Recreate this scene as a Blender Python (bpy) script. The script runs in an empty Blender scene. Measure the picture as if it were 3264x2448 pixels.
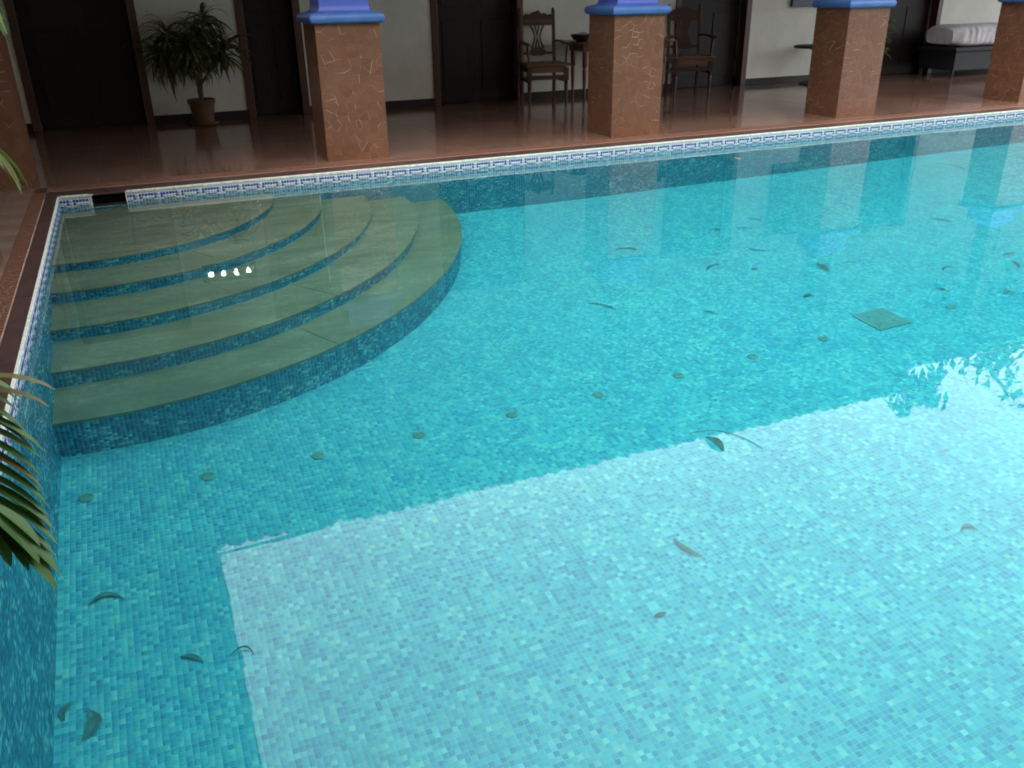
import bpy, math, random
import numpy as np
from mathutils import Vector, Matrix, Euler

random.seed(7); rng = np.random.default_rng(7)
R = math.radians
scene = bpy.context.scene
col = scene.collection

# ------------------------------------------------------------------ camera
CAM = Vector((0.5715, -6.9223, 1.30))
pitch, yaw, roll = 0.4284, 0.3956, -0.0162
fw = Vector((math.sin(yaw)*math.cos(pitch), math.cos(yaw)*math.cos(pitch), -math.sin(pitch)))
rt0 = Vector((math.cos(yaw), -math.sin(yaw), 0)); up0 = rt0.cross(fw)
rt = rt0*math.cos(roll) + up0*math.sin(roll)
up = up0*math.cos(roll) - rt0*math.sin(roll)
cd = bpy.data.cameras.new("camera"); cam = bpy.data.objects.new("camera", cd); col.objects.link(cam)
M = Matrix.Identity(4)
for i in range(3):
    M[i][0] = rt[i]; M[i][1] = up[i]; M[i][2] = -fw[i]; M[i][3] = CAM[i]
cam.matrix_world = M
cd.sensor_width = 36; cd.lens = 2765.18/3264*36; cd.clip_start = 0.05; cd.clip_end = 600
scene.camera = cam

# ------------------------------------------------------------------ world, sun, exposure
SUN_EL, SUN_ROT = R(58), R(200)
w = bpy.data.worlds.new("World"); scene.world = w; w.use_nodes = True
nt = w.node_tree; nt.nodes.clear()
out = nt.nodes.new("ShaderNodeOutputWorld"); bg = nt.nodes.new("ShaderNodeBackground")
sky = nt.nodes.new("ShaderNodeTexSky"); sky.sky_type = 'NISHITA'; sky.sun_disc = False
sky.sun_elevation = SUN_EL; sky.sun_rotation = SUN_ROT; sky.air_density = 1.2; sky.dust_density = 3.0
hs = nt.nodes.new("ShaderNodeHueSaturation"); hs.inputs['Saturation'].default_value = 0.24
mx = nt.nodes.new("ShaderNodeMix"); mx.data_type = 'RGBA'
tc = nt.nodes.new("ShaderNodeTexCoord"); nz = nt.nodes.new("ShaderNodeTexNoise")
nz.inputs['Scale'].default_value = 2.2; nz.inputs['Detail'].default_value = 5
mr = nt.nodes.new("ShaderNodeMapRange"); mr.inputs[1].default_value = .3; mr.inputs[2].default_value = .7
mr.inputs[3].default_value = .45; mr.inputs[4].default_value = .85
nt.links.new(tc.outputs['Generated'], nz.inputs['Vector']); nt.links.new(nz.outputs['Fac'], mr.inputs[0])
nt.links.new(mr.outputs[0], mx.inputs[0])
nt.links.new(sky.outputs[0], hs.inputs['Color']); nt.links.new(hs.outputs[0], mx.inputs[6])
mx.inputs[7].default_value = (7.5, 7.95, 8.35, 1)          # overcast cloud, in the same units as the sky
nt.links.new(mx.outputs[2], bg.inputs['Color']); bg.inputs['Strength'].default_value = 0.133
nt.links.new(bg.outputs[0], out.inputs['Surface'])

sd = bpy.data.lights.new("sun", 'SUN'); sd.energy = 0.6; sd.angle = R(40); sd.color = (1, .97, .92)
sun = bpy.data.objects.new("sun", sd); col.objects.link(sun)
sdir = Vector((math.sin(SUN_ROT)*math.cos(SUN_EL), math.cos(SUN_ROT)*math.cos(SUN_EL), math.sin(SUN_EL)))
sun.rotation_euler = sdir.to_track_quat('Z', 'Y').to_euler()

vs = scene.view_settings
vs.view_transform = 'Standard'; vs.look = 'None'; vs.gamma = 1; vs.exposure = 2.1
try: vs.use_curve_mapping = False
except Exception: pass
cy = scene.cycles
cy.use_denoising = True
try: cy.denoiser = 'OPENIMAGEDENOISE'
except Exception: pass
cy.volume_bounces = 3; cy.max_bounces = 14; cy.diffuse_bounces = 6; cy.glossy_bounces = 5; cy.transmission_bounces = 10
cy.caustics_reflective = True; cy.caustics_refractive = True
cy.filter_width = 1.8
cy.sample_clamp_indirect = 20; cy.blur_glossy = 0.3

# ------------------------------------------------------------------ helpers
def tag(o, label=None, cat=None, group=None, kind=None):
    if label: o['label'] = label
    if cat: o['category'] = cat
    if group: o['group'] = group
    if kind: o['kind'] = kind
    return o

def link(o, parent=None):
    col.objects.link(o)
    if parent is not None: o.parent = parent
    return o

def empty(name, loc=(0, 0, 0), rz=0, parent=None):
    o = bpy.data.objects.new(name, None); o.empty_display_size = .1
    o.location = loc; o.rotation_euler = (0, 0, rz)
    return link(o, parent)

def new_obj(name, me, parent=None, loc=None, rot=None):
    o = bpy.data.objects.new(name, me)
    if loc is not None: o.location = loc
    if rot is not None: o.rotation_euler = rot
    return link(o, parent)

class MB:
    def __init__(s): s.v = []; s.f = []
    def add(s, vs, fs):
        b = len(s.v); s.v += [tuple(p) for p in vs]; s.f += [tuple(i+b for i in f) for f in fs]
        return s
    def box(s, x0, x1, y0, y1, z0, z1):
        return s.add([(x0,y0,z0),(x1,y0,z0),(x1,y1,z0),(x0,y1,z0),(x0,y0,z1),(x1,y0,z1),(x1,y1,z1),(x0,y1,z1)],
                     [(3,2,1,0),(4,5,6,7),(0,1,5,4),(1,2,6,5),(2,3,7,6),(3,0,4,7)])
    def beam(s, a, b, wx, wy, upv=(0, 0, 1)):
        a = Vector(a); b = Vector(b); d = (b-a).normalized(); u = Vector(upv)
        if abs(d.dot(u)) > .95: u = Vector((0, 1, 0))
        x = d.cross(u).normalized(); y = x.cross(d)
        vs = [p + x*sx*wx/2 + y*sy*wy/2 for p in (a, b) for sx, sy in ((-1,-1),(1,-1),(1,1),(-1,1))]
        return s.add(vs, [(3,2,1,0),(4,5,6,7),(0,1,5,4),(1,2,6,5),(2,3,7,6),(3,0,4,7)])
    def tube(s, pts, rad, n=8, cap=True):
        pts = [Vector(p) for p in pts]
        if not hasattr(rad, '__len__'): rad = [rad]*len(pts)
        vs = []; ref = Vector((0.31, 0.22, .92))
        for i, p in enumerate(pts):
            d = (pts[min(i+1, len(pts)-1)] - pts[max(i-1, 0)]).normalized()
            x = d.cross(ref)
            if x.length < 1e-3: x = d.cross(Vector((1, 0, 0)))
            x.normalize(); y = d.cross(x)
            for k in range(n):
                t = 2*math.pi*k/n; vs.append(p + (x*math.cos(t) + y*math.sin(t))*rad[i])
        fs = [(i*n+k, i*n+(k+1)%n, (i+1)*n+(k+1)%n, (i+1)*n+k) for i in range(len(pts)-1) for k in range(n)]
        if cap:
            fs.append(tuple(range(n-1, -1, -1))); fs.append(tuple((len(pts)-1)*n+k for k in range(n)))
        return s.add(vs, fs)
    def lathe(s, prof, n=24, c=(0, 0, 0)):
        vs = []; m = len(prof)
        for r_, z in prof:
            for k in range(n):
                t = 2*math.pi*k/n; vs.append((c[0]+r_*math.cos(t), c[1]+r_*math.sin(t), c[2]+z))
        fs = [(i*n+k, i*n+(k+1)%n, (i+1)*n+(k+1)%n, (i+1)*n+k) for i in range(m-1) for k in range(n)]
        fs.append(tuple(range(n-1, -1, -1))); fs.append(tuple((m-1)*n+k for k in range(n)))
        return s.add(vs, fs)
    def prism(s, poly, fn):
        """poly: 2D outline (ccw); fn(u, v, t) -> 3D with t in 0,1"""
        n = len(poly)
        vs = [fn(u, v, 0) for u, v in poly] + [fn(u, v, 1) for u, v in poly]
        fs = [tuple(range(n-1, -1, -1)), tuple(range(n, 2*n))] + [(i, (i+1) % n, n+(i+1) % n, n+i) for i in range(n)]
        return s.add(vs, fs)
    def mesh(s, name, mat=None, smooth=False, ang=35):
        me = bpy.data.meshes.new(name); me.from_pydata(s.v, [], s.f); me.update()
        if mat: me.materials.append(mat)
        if smooth:
            me.polygons.foreach_set('use_smooth', [True]*len(me.polygons))
            me.set_sharp_from_angle(angle=R(ang))
        return me
    def build(s, name, mat=None, parent=None, smooth=False, ang=35, bevel=0):
        o = new_obj(name, s.mesh(name, mat, smooth, ang), parent)
        if bevel:
            m = o.modifiers.new('bevel', 'BEVEL'); m.width = bevel; m.segments = 2; m.limit_method = 'ANGLE'
        return o

def np_mesh(name, V, F, mat, uv=None):
    """V (n,3); F (m,4) quads"""
    me = bpy.data.meshes.new(name)
    me.vertices.add(len(V)); me.vertices.foreach_set('co', np.asarray(V, np.float32).ravel())
    F = np.asarray(F, np.int32)
    me.loops.add(F.size); me.loops.foreach_set('vertex_index', F.ravel())
    me.polygons.add(len(F)); me.polygons.foreach_set('loop_start', np.arange(len(F), dtype=np.int32)*4)
    me.update(calc_edges=True)
    if uv is not None:
        l = me.uv_layers.new(name='mosaic'); l.data.foreach_set('uv', np.asarray(uv, np.float32)[F.ravel()].ravel())
    me.materials.append(mat); me.validate()
    return me

def tile_arrays(C, U, V, N, su, sv, h, inset=.0004):
    """square tiles: centres C (n,3), unit axes U,V,N (n,3), half sizes, height h"""
    n = len(C); P = np.zeros((n, 8, 3)); k = 0
    for top in (0, 1):
        q = inset if top else 0
        for a, b in ((-1,-1),(1,-1),(1,1),(-1,1)):
            P[:, k] = C + U*a*(su-q) + V*b*(sv-q) + N*(h if top else 0); k += 1
    base = (np.arange(n)*8)[:, None, None]
    F = np.array([(4,5,6,7),(0,1,5,4),(1,2,6,5),(2,3,7,6),(3,0,4,7)])[None]
    return P.reshape(-1, 3), (base+F).reshape(-1, 4)

# ------------------------------------------------------------------ materials
class NT:
    def __init__(s, name):
        s.m = bpy.data.materials.new(name); s.m.use_nodes = True; s.t = s.m.node_tree
        s.t.nodes.clear(); s.out = s.t.nodes.new('ShaderNodeOutputMaterial')
    def n(s, typ, **kw):
        x = s.t.nodes.new('ShaderNode'+typ)
        for k, v in kw.items(): setattr(x, k, v)
        return x
    def l(s, a, b): s.t.links.new(a, b)
    def bsdf(s, rough=.6, spec=.5):
        b = s.n('BsdfPrincipled'); b.inputs['Roughness'].default_value = rough
        b.inputs['Specular IOR Level'].default_value = spec
        s.l(b.outputs[0], s.out.inputs['Surface']); return b
    def math(s, op, a, b=None):
        x = s.n('Math', operation=op)
        for i, q in enumerate((a, b)):
            if q is None: continue
            if isinstance(q, (int, float)): x.inputs[i].default_value = q
            else: s.l(q, x.inputs[i])
        return x.outputs[0]
    def ramp(s, fac, stops, interp='LINEAR'):
        r = s.n('ValToRGB'); cr = r.color_ramp; cr.interpolation = interp
        while len(cr.elements) < len(stops): cr.elements.new(.5)
        for e, (p, c) in zip(cr.elements, stops):
            e.position = p; e.color = (*c, 1)
        s.l(fac, r.inputs[0]); return r.outputs[0]
    def noise(s, scale, detail=4, rough=.55, vec=None, dim='3D'):
        x = s.n('TexNoise', noise_dimensions=dim); x.inputs['Scale'].default_value = scale
        x.inputs['Detail'].default_value = detail; x.inputs['Roughness'].default_value = rough
        if vec is not None: s.l(vec, x.inputs['Vector'])
        return x.outputs['Fac']
    def mix(s, fac, a, b, blend='MIX'):
        x = s.n('Mix', data_type='RGBA', blend_type=blend)
        for i, q in ((0, fac), (6, a), (7, b)):
            if isinstance(q, (int, float)): x.inputs[i].default_value = q
            elif isinstance(q, tuple): x.inputs[i].default_value = (*q, 1)
            else: s.l(q, x.inputs[i])
        return x.outputs[2]
    def bump(s, h, dist, bsdf, strength=1):
        b = s.n('Bump'); b.inputs['Strength'].default_value = strength; b.inputs['Distance'].default_value = dist
        s.l(h, b.inputs['Height']); s.l(b.outputs[0], bsdf.inputs['Normal'])
    def pos(s): return s.n('NewGeometry').outputs['Position']
    def objco(s): return s.n('TexCoord').outputs['Object']
    def rand(s): return s.n('ObjectInfo').outputs['Random']
    def scale(s, vec, k):
        x = s.n('Mapping'); x.inputs['Scale'].default_value = k; s.l(vec, x.inputs['Vector']); return x.outputs[0]

def simple(name, c, rough=.6, var=.25, scale=8, bump=0, spec=.5, c2=None, stretch=None):
    t = NT(name); b = t.bsdf(rough, spec); v = t.objco()
    if stretch: v = t.scale(v, stretch)
    f = t.noise(scale, 5, .6, v)
    lo = tuple(x*(1-var) for x in c); hi = c2 or tuple(min(1, x*(1+var)) for x in c)
    t.l(t.ramp(f, [(.28, lo), (.72, hi)]), b.inputs['Base Color'])
    if bump: t.bump(f, bump, b)
    return t.m

PITCH = 0.021
def mosaic(name, axes, palette, grout=(.20, .54, .57), gw=.04, rough=.22, drift=.16):
    t = NT(name); b = t.bsdf(rough, .4)
    if axes == 'UV':
        v = t.n('UVMap', uv_map='mosaic').outputs[0]; sp = t.n('SeparateXYZ'); t.l(v, sp.inputs[0]); a, c = sp.outputs[0], sp.outputs[1]
    else:
        sp = t.n('SeparateXYZ'); t.l(t.pos(), sp.inputs[0]); a, c = sp.outputs['XYZ'.index(axes[0])], sp.outputs['XYZ'.index(axes[1])]
    a = t.math('DIVIDE', a, PITCH); c = t.math('DIVIDE', c, PITCH)
    fa, fc = t.math('FLOOR', a), t.math('FLOOR', c)
    cx = t.n('CombineXYZ'); t.l(fa, cx.inputs[0]); t.l(fc, cx.inputs[1])
    wn = t.n('TexWhiteNoise', noise_dimensions='2D'); t.l(cx.outputs[0], wn.inputs['Vector'])
    # sheets of tiles and short runs of one shade, as the mosaic comes pasted
    sh = t.n('CombineXYZ'); t.l(t.math('FLOOR', t.math('DIVIDE', fa, 3)), sh.inputs[0]); t.l(t.math('FLOOR', t.math('DIVIDE', fc, 5)), sh.inputs[1])
    wn2 = t.n('TexWhiteNoise', noise_dimensions='2D'); t.l(sh.outputs[0], wn2.inputs['Vector'])
    big = t.noise(.035, 2, .5, cx.outputs[0])
    val = t.math('ADD', wn.outputs['Value'], t.math('MULTIPLY', t.math('SUBTRACT', wn2.outputs['Value'], .5), .34))
    val = t.math('ADD', val, t.math('MULTIPLY', t.math('SUBTRACT', big, .5), drift*2))
    colr = t.ramp(val, palette, 'CONSTANT')
    # small shade change tile by tile
    hv = t.n('HueSaturation'); t.l(colr, hv.inputs['Color'])
    t.l(t.math('ADD', t.math('MULTIPLY', t.math('FRACT', t.math('MULTIPLY', wn.outputs['Value'], 37.7)), .24), .88), hv.inputs['Value'])
    def edge(q):
        fr = t.math('FRACT', q); return t.math('MINIMUM', fr, t.math('SUBTRACT', 1, fr))
    e = t.math('MINIMUM', edge(a), edge(c))
    isg = t.math('LESS_THAN', e, gw)
    dirt = t.noise(3.0, 4, .6, t.pos())
    g = t.ramp(dirt, [(.35, tuple(x*.75 for x in grout)), (.65, grout)])
    t.l(t.mix(isg, hv.outputs[0], g), b.inputs['Base Color'])
    t.l(t.math('ADD', t.math('MULTIPLY', isg, .5), rough), b.inputs['Roughness'])
    b.inputs['Specular IOR Level'].default_value = .15
    return t.m

FLOOR_PAL = [(0, (.050, .315, .45)), (.13, (.060, .375, .485)), (.37, (.072, .43, .505)), (.63, (.095, .475, .52)),
             (.83, (.145, .535, .56)), (.97, (.19, .565, .535))]
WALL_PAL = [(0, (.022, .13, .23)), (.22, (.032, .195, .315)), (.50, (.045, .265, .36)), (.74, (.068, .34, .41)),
            (.90, (.16, .48, .51)), (.97, (.26, .57, .57))]  # walls and risers darker than the floor, their shade put into the colour
M_floor = mosaic('mosaic_floor', 'XY', FLOOR_PAL)
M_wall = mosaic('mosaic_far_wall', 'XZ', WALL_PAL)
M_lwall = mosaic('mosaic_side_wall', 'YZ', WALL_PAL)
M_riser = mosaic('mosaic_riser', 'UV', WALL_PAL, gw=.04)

M_brown_tile = NT('broken_tile'); t = M_brown_tile; b = t.bsdf(.32, .5)
r_ = t.rand(); f = t.noise(5, 5, .6, t.pos())
c = t.mix(r_, (.128, .054, .027), (.170, .078, .040))
c = t.mix(t.math('MULTIPLY', f, .45), c, (.095, .038, .026)); t.l(c, b.inputs['Base Color'])
t.bump(t.noise(60, 3, .5, t.pos()), .0004, b); M_brown_tile = t.m

t = NT('tile_grout'); b = t.bsdf(.85, .2)
f = t.noise(5.5, 3, .6, t.pos())
t.l(t.ramp(f, [(.39, (.16, .072, .046)), (.55, (.48, .33, .245))]), b.inputs['Base Color']); M_crack = t.m

def wood(name, c1, c2, rough=.35):
    t = NT(name); b = t.bsdf(rough, .5)
    f = t.noise(6, 6, .65, t.scale(t.objco(), (1, 1, 14)))
    f2 = t.noise(3, 3, .5, t.objco())
    t.l(t.mix(f2, t.ramp(f, [(.3, c1), (.7, c2)]), c1), b.inputs['Base Color'])
    t.bump(f, .0006, b); return t.m
M_chair = wood('chair_wood', (.030, .014, .009), (.085, .042, .024), .3)
M_seat = wood('seat_wood', (.10, .055, .030), (.17, .10, .058), .35)
M_table = wood('table_wood', (.085, .028, .016), (.15, .055, .030), .25)
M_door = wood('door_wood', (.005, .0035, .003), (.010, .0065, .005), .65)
M_jamb = wood('jamb_wood', (.055, .024, .017), (.095, .045, .032), .4)
M_dark = wood('daybed_wood', (.007, .008, .010), (.014, .014, .016), .7)
M_roofwood = wood('roof_wood', (.05, .032, .022), (.09, .06, .04), .7)

t = NT('lime_plaster'); b = t.bsdf(.85, .2)
f = t.noise(2.2, 6, .62, t.pos()); f2 = t.noise(14, 4, .6, t.pos())
c = t.ramp(f, [(.3, (.60, .62, .56)), (.7, (.74, .76, .69))])
c = t.mix(t.math('MULTIPLY', f2, .25), c, (.53, .55, .48)); t.l(c, b.inputs['Base Color'])
t.bump(f2, .0015, b); M_wallpaint = t.m

M_blue = simple('blue_paint', (.055, .13, .34), .45, .14, 9, .0008)
M_blue2 = simple('blue_paint_upper', (.060, .105, .42), .45, .12, 7, .0008)
M_navy = simple('navy_paint', (.02, .04, .09), .4, .2, 9)

t = NT('oxide_floor'); b = t.bsdf(.2, .5)
f = t.noise(1.6, 6, .65, t.pos()); f2 = t.noise(11, 5, .6, t.pos()); rr = t.rand()
c = t.ramp(f, [(.3, (.125, .068, .050)), (.7, (.225, .128, .094))])
c = t.mix(t.math('MULTIPLY', rr, .22), c, (.25, .135, .095))
c = t.mix(t.math('MULTIPLY', f2, .3), c, (.07, .03, .02)); t.l(c, b.inputs['Base Color'])
t.l(t.ramp(f, [(.3, (.05, .05, .05)), (.75, (.18, .18, .18))]), b.inputs['Roughness'])
t.bump(f2, .0005, b); M_oxide = t.m
M_sidefloor = simple('side_floor', (.19, .125, .09), .34, .35, 3, .0004)  # side deck tiles, lighter and tanner than the veranda floor
M_joint = simple('floor_joint', (.085, .045, .033), .7, .3, 6)

t = NT('coping_stone'); b = t.bsdf(.38, .5)
f = t.noise(7, 6, .65, t.pos()); f2 = t.noise(90, 2, .5, t.pos())
c = t.ramp(f, [(.3, (.040, .020, .017)), (.7, (.085, .047, .040))])
c = t.mix(t.math('MULTIPLY', t.rand(), .3), c, (.095, .052, .045))
c = t.mix(t.math('MULTIPLY', t.math('GREATER_THAN', f2, .68), .35), c, (.22, .15, .13)); t.l(c, b.inputs['Base Color'])
t.bump(f2, .0004, b); M_coping = t.m
M_strip = simple('strip_tile', (.165, .072, .046), .4, .35, 25, .0003)
M_strip_grout = simple('strip_grout', (.40, .27, .20), .85, .45, 9)
M_mortar = simple('white_mortar', (.60, .60, .53), .9, .3, 30, .002)
M_pale = simple('pale_tile', (.33, .43, .43), .25, .14, 30)
M_bluetile = simple('cobalt_tile', (.035, .050, .26), .22, .3, 40)
M_friezegrout = simple('frieze_grout', (.38, .45, .41), .85, .22, 25)
M_hole = simple('skimmer_plastic', (.012, .020, .018), .6, .2, 9)

t = NT('slate'); b = t.bsdf(.6, .3)
v = t.scale(t.pos(), (1.0, 2.6, 1)); f = t.noise(2.6, 8, .72, v); f2 = t.noise(34, 5, .7, t.pos()); f3 = t.noise(1.5, 4, .6, t.pos())
c = t.ramp(f, [(.34, (.115, .145, .100)), (.50, (.215, .240, .165)), (.64, (.34, .335, .235))])
c = t.mix(t.math('MULTIPLY', t.rand(), .3), c, (.15, .21, .14))
c = t.mix(t.ramp(f2, [(.40, (.55, .55, .55)), (.62, (0, 0, 0))]), c, (.13, .145, .095))
c = t.mix(t.ramp(f3, [(.5, (0, 0, 0)), (.75, (.55, .55, .55))]), c, (.20, .165, .075)); t.l(c, b.inputs['Base Color'])
t.bump(f, .004, b); M_slate = t.m

t = NT('water'); g = t.n('BsdfGlass'); g.inputs['IOR'].default_value = 1.333; g.inputs['Roughness'].default_value = 0
g.inputs['Color'].default_value = (1, 1, 1, 1)
n1 = t.noise(1.7, 0, .5, t.scale(t.pos(), (1, 1, 1))); n2 = t.noise(6.0, 0, .5, t.scale(t.pos(), (1, 1.25, 1)))
h = t.math('ADD', t.math('MULTIPLY', n1, 1.0), t.math('MULTIPLY', n2, .10))
bp = t.n('Bump'); bp.inputs['Strength'].default_value = 1; bp.inputs['Distance'].default_value = .0018
t.l(h, bp.inputs['Height']); t.l(bp.outputs[0], g.inputs['Normal']); t.l(g.outputs[0], t.out.inputs['Surface'])
va = t.n('VolumeAbsorption'); va.inputs['Color'].default_value = (.05, .93, .92, 1); va.inputs['Density'].default_value = .30
vsn = t.n('VolumeScatter'); vsn.inputs['Color'].default_value = (.75, .95, 1, 1); vsn.inputs['Density'].default_value = .045; vsn.inputs['Anisotropy'].default_value = .4
ad = t.n('AddShader'); t.l(va.outputs[0], ad.inputs[0]); t.l(vsn.outputs[0], ad.inputs[1]); t.l(ad.outputs[0], t.out.inputs['Volume']); M_water = t.m

def leafmat(name, c1, c2, rough=.45, trans=.25):
    t = NT(name); b = t.bsdf(rough, .4)
    f = t.noise(5, 4, .6, t.objco()); c = t.mix(f, c1, c2); c = t.mix(t.math('MULTIPLY', t.rand(), .5), c, c2)
    t.l(c, b.inputs['Base Color'])
    tr = t.n('BsdfTranslucent'); t.l(c, tr.inputs['Color'])
    ms = t.n('MixShader'); ms.inputs[0].default_value = trans
    t.l(b.outputs[0], ms.inputs[1]); t.l(tr.outputs[0], ms.inputs[2]); t.l(ms.outputs[0], t.out.inputs['Surface']); return t.m
M_palm = leafmat('palm_leaf', (.036, .10, .020), (.085, .175, .040), .42)
M_palmyoung = leafmat('palm_leaf_young', (.11, .17, .035), (.19, .25, .065), .45)
M_palmdry = leafmat('palm_leaf_ageing', (.10, .10, .022), (.20, .15, .04), .5)
M_rachis = simple('palm_rachis', (.16, .17, .04), .5, .3, 12)
M_drac = leafmat('dracaena_leaf', (.030, .066, .024), (.105, .135, .035), .4)
M_drac2 = leafmat('dracaena_leaf_yellow', (.10, .10, .022), (.17, .14, .035), .5)
M_croton = leafmat('croton_leaf', (.06, .10, .03), (.17, .17, .05), .4)
M_bark = simple('bark', (.075, .055, .04), .85, .4, 20, .004)
M_terracotta = simple('terracotta', (.115, .055, .028), .75, .3, 12, .001)
M_soil = simple('soil', (.03, .022, .016), .95, .4, 40, .004)
M_sunk = simple('sodden_leaf_haze', (.07, .18, .18), .8, .4, 30, spec=.1)  # sunken leaf colour with the water's haze put in
M_floatleaf = simple('wet_leaf', (.02, .085, .075), .7, .3, 30, spec=.1)
M_orange = simple('orange_leaf', (.35, .17, .06), .5, .3, 30)
M_petal = simple('white_petal', (.75, .72, .66), .5, .1, 30)
M_inlet = simple('inlet_plastic', (.10, .27, .24), .5, .25, 40)
M_grate = simple('drain_cover', (.105, .27, .26), .5, .2, 18)
M_crown = leafmat('tree_leaf', (.035, .065, .02), (.09, .12, .035), .5)
M_rooftile = simple('roof_tile', (.25, .095, .055), .8, .35, 6, .002)
M_cloth = simple('cotton_cover', (.48, .48, .51), .9, .10, 5, .003, c2=(.70, .70, .74))
M_bowl = simple('dark_bowl', (.018, .02, .02), .35, .3, 10)
M_paper = simple('folded_cloth', (.30, .31, .31), .9, .15, 10)
M_cable = simple('cable', (.02, .02, .02), .6, .2, 10)
t = NT('glint_glow'); em = t.n('Emission'); em.inputs['Color'].default_value = (.95, 1, 1, 1); em.inputs['Strength'].default_value = 2.2  # glow of the added panes, only for the glints on the water
t.l(em.outputs[0], t.out.inputs['Surface']); M_glint = t.m
M_redwall = simple('shade_wing_ochre', (.20, .11, .07), .9, .2, 2)  # dark wall of the added near wing, keeps its bounce light low
M_ground = simple('ground_earth', (.16, .11, .08), .95, .3, 2, .02)
M_concrete = simple('concrete', (.3, .29, .27), .9, .2, 3)

# ------------------------------------------------------------------ ground, pool shell
ZW = -0.078                       # water level
PX1, PY0 = 14.0, -7.15            # far right end and near end of the pool
def zf(x): return -1.38 - 0.045*x

mb = MB(); B = 160
xs = [-B, -.12, PX1+.12, B]; ys = [-B, PY0-.12, .12, B]
for i in range(3):
    for j in range(3):
        if (i, j) == (1, 1): continue
        mb.add([(xs[i], ys[j], -.06), (xs[i+1], ys[j], -.06), (xs[i+1], ys[j+1], -.06), (xs[i], ys[j+1], -.06)], [(0, 1, 2, 3)])
tag(mb.build('ground', M_ground), kind='structure')

# floor sheet of the pool
mb = MB(); mb.add([(-.05, PY0-.05, zf(-.05)), (PX1+.05, PY0-.05, zf(PX1)), (PX1+.05, .05, zf(PX1)), (-.05, .05, zf(-.05))], [(0, 1, 2, 3)])
floor = mb.build('pool_floor', M_floor); tag(floor, kind='structure')

# step geometry (arcs round the corner)
AX, AY, EX = .112, .082, .928
RS = [1.48, 1.855, 2.239, 2.606, 2.955]
ZS = [-.249, -.435, -.641, -.83, -1.036]

# individual floor tiles (nearest ones) and the joined rest
nx, ny = int(5.6/PITCH), int(7.1/PITCH)
gx, gy = np.meshgrid((np.arange(nx)+.5)*PITCH, -(np.arange(ny)+.5)*PITCH, indexing='ij')
gx = gx.ravel(); gy = gy.ravel()
line = np.where(gx < 1.3, -4.537 - (gx-.017)*.40, -5.047 - (gx-1.3)*.482)
dist = np.sqrt((gx-CAM.x)**2 + (gy-CAM.y)**2 + (1.3+1.42)**2)
outside_steps = ((gx-AX)/EX)**2 + (gy-AY)**2 > (RS[-1]+.02)**2
vis = (gy > line-.12) & (dist < 5.6) & outside_steps & (gx > 0.012) & (gy < -1.0)
gx, gy, dist, line = gx[vis], gy[vis], dist[vis], line[vis]
order = np.argsort(np.where(gy > line+.01, dist, 99))
near, rest = order[:300], order[300:]
hs_ = PITCH*.5*(1-.07)
def slopeaxes(n):
    U = np.tile(np.array([1, 0, -.045])/math.hypot(1, .045), (n, 1)); V = np.tile([0., 1, 0], (n, 1)); N = np.tile(np.array([.045, 0, 1])/math.hypot(1, .045), (n, 1))
    return U, V, N
C0 = np.stack([gx[rest], gy[rest], zf(gx[rest])+.0002], 1); U, V, N = slopeaxes(len(rest))
P, F = tile_arrays(C0, U, V, N, hs_, hs_, .0004)
P += 0
o = new_obj('floor_mosaic', np_mesh('floor_mosaic', P, F, M_floor), floor); tag(o, kind='stuff')
P, F = tile_arrays(np.zeros((1, 3)), *slopeaxes(1), hs_, hs_, .0004)
tile_me = np_mesh('tile', P, F, M_floor)
for i in near:
    new_obj('tile', tile_me, floor, (gx[i], gy[i], zf(gx[i])+.0002), (0, 0, 0))

# ---- pool walls: sheets with a mosaic, pale frieze and cobalt pieces on top
SKX0, SKX1, SKZ = .21, .437, -.17
mb = MB()
def wq(x0, x1, z0, z1): mb.add([(x0, 0, z0), (x1, 0, z0), (x1, 0, z1), (x0, 0, z1)], [(0, 1, 2, 3)])
wq(-.05, SKX0, -2.2, -.002); wq(SKX1, PX1+.05, -2.2, -.002); wq(SKX0, SKX1, -2.2, SKZ)
far_wall = mb.build('pool_wall', M_wall); tag(far_wall, kind='structure')
mb = MB(); mb.add([(0, PY0-.05, -2.2), (0, .05, -2.2), (0, .05, -.002), (0, PY0-.05, -.002)], [(0, 1, 2, 3)])
left_wall = mb.build('pool_wall', M_lwall); tag(left_wall, kind='structure')
mb = MB(); mb.add([(PX1, PY0, -2.4), (PX1, .05, -2.4), (PX1, .05, -.002), (PX1, PY0, -.002)], [(3, 2, 1, 0)])
tag(mb.build('pool_wall', M_lwall), kind='structure')
mb = MB(); mb.add([(0, PY0, -2.4), (PX1, PY0, -2.4), (PX1, PY0, -.002), (0, PY0, -.002)], [(3, 2, 1, 0)])
tag(mb.build('pool_wall', M_wall), kind='structure')

# frieze backing (slightly proud) with grout
FZ = -5*PITCH-.012
mb = MB(); wq2 = lambda x0, x1: mb.add([(x0, -.0012, FZ), (x1, -.0012, FZ), (x1, -.0012, -.002), (x0, -.0012, -.002)], [(0, 1, 2, 3)])
wq2(.0012, SKX0); wq2(SKX1, PX1)
mb.build('frieze_grout', M_friezegrout, far_wall)
mb = MB(); mb.add([(.0012, PY0, FZ), (.0012, -.0012, FZ), (.0012, -.0012, -.002), (.0012, PY0, -.002)], [(0, 1, 2, 3)])
mb.build('frieze_grout', M_friezegrout, left_wall)

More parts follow.
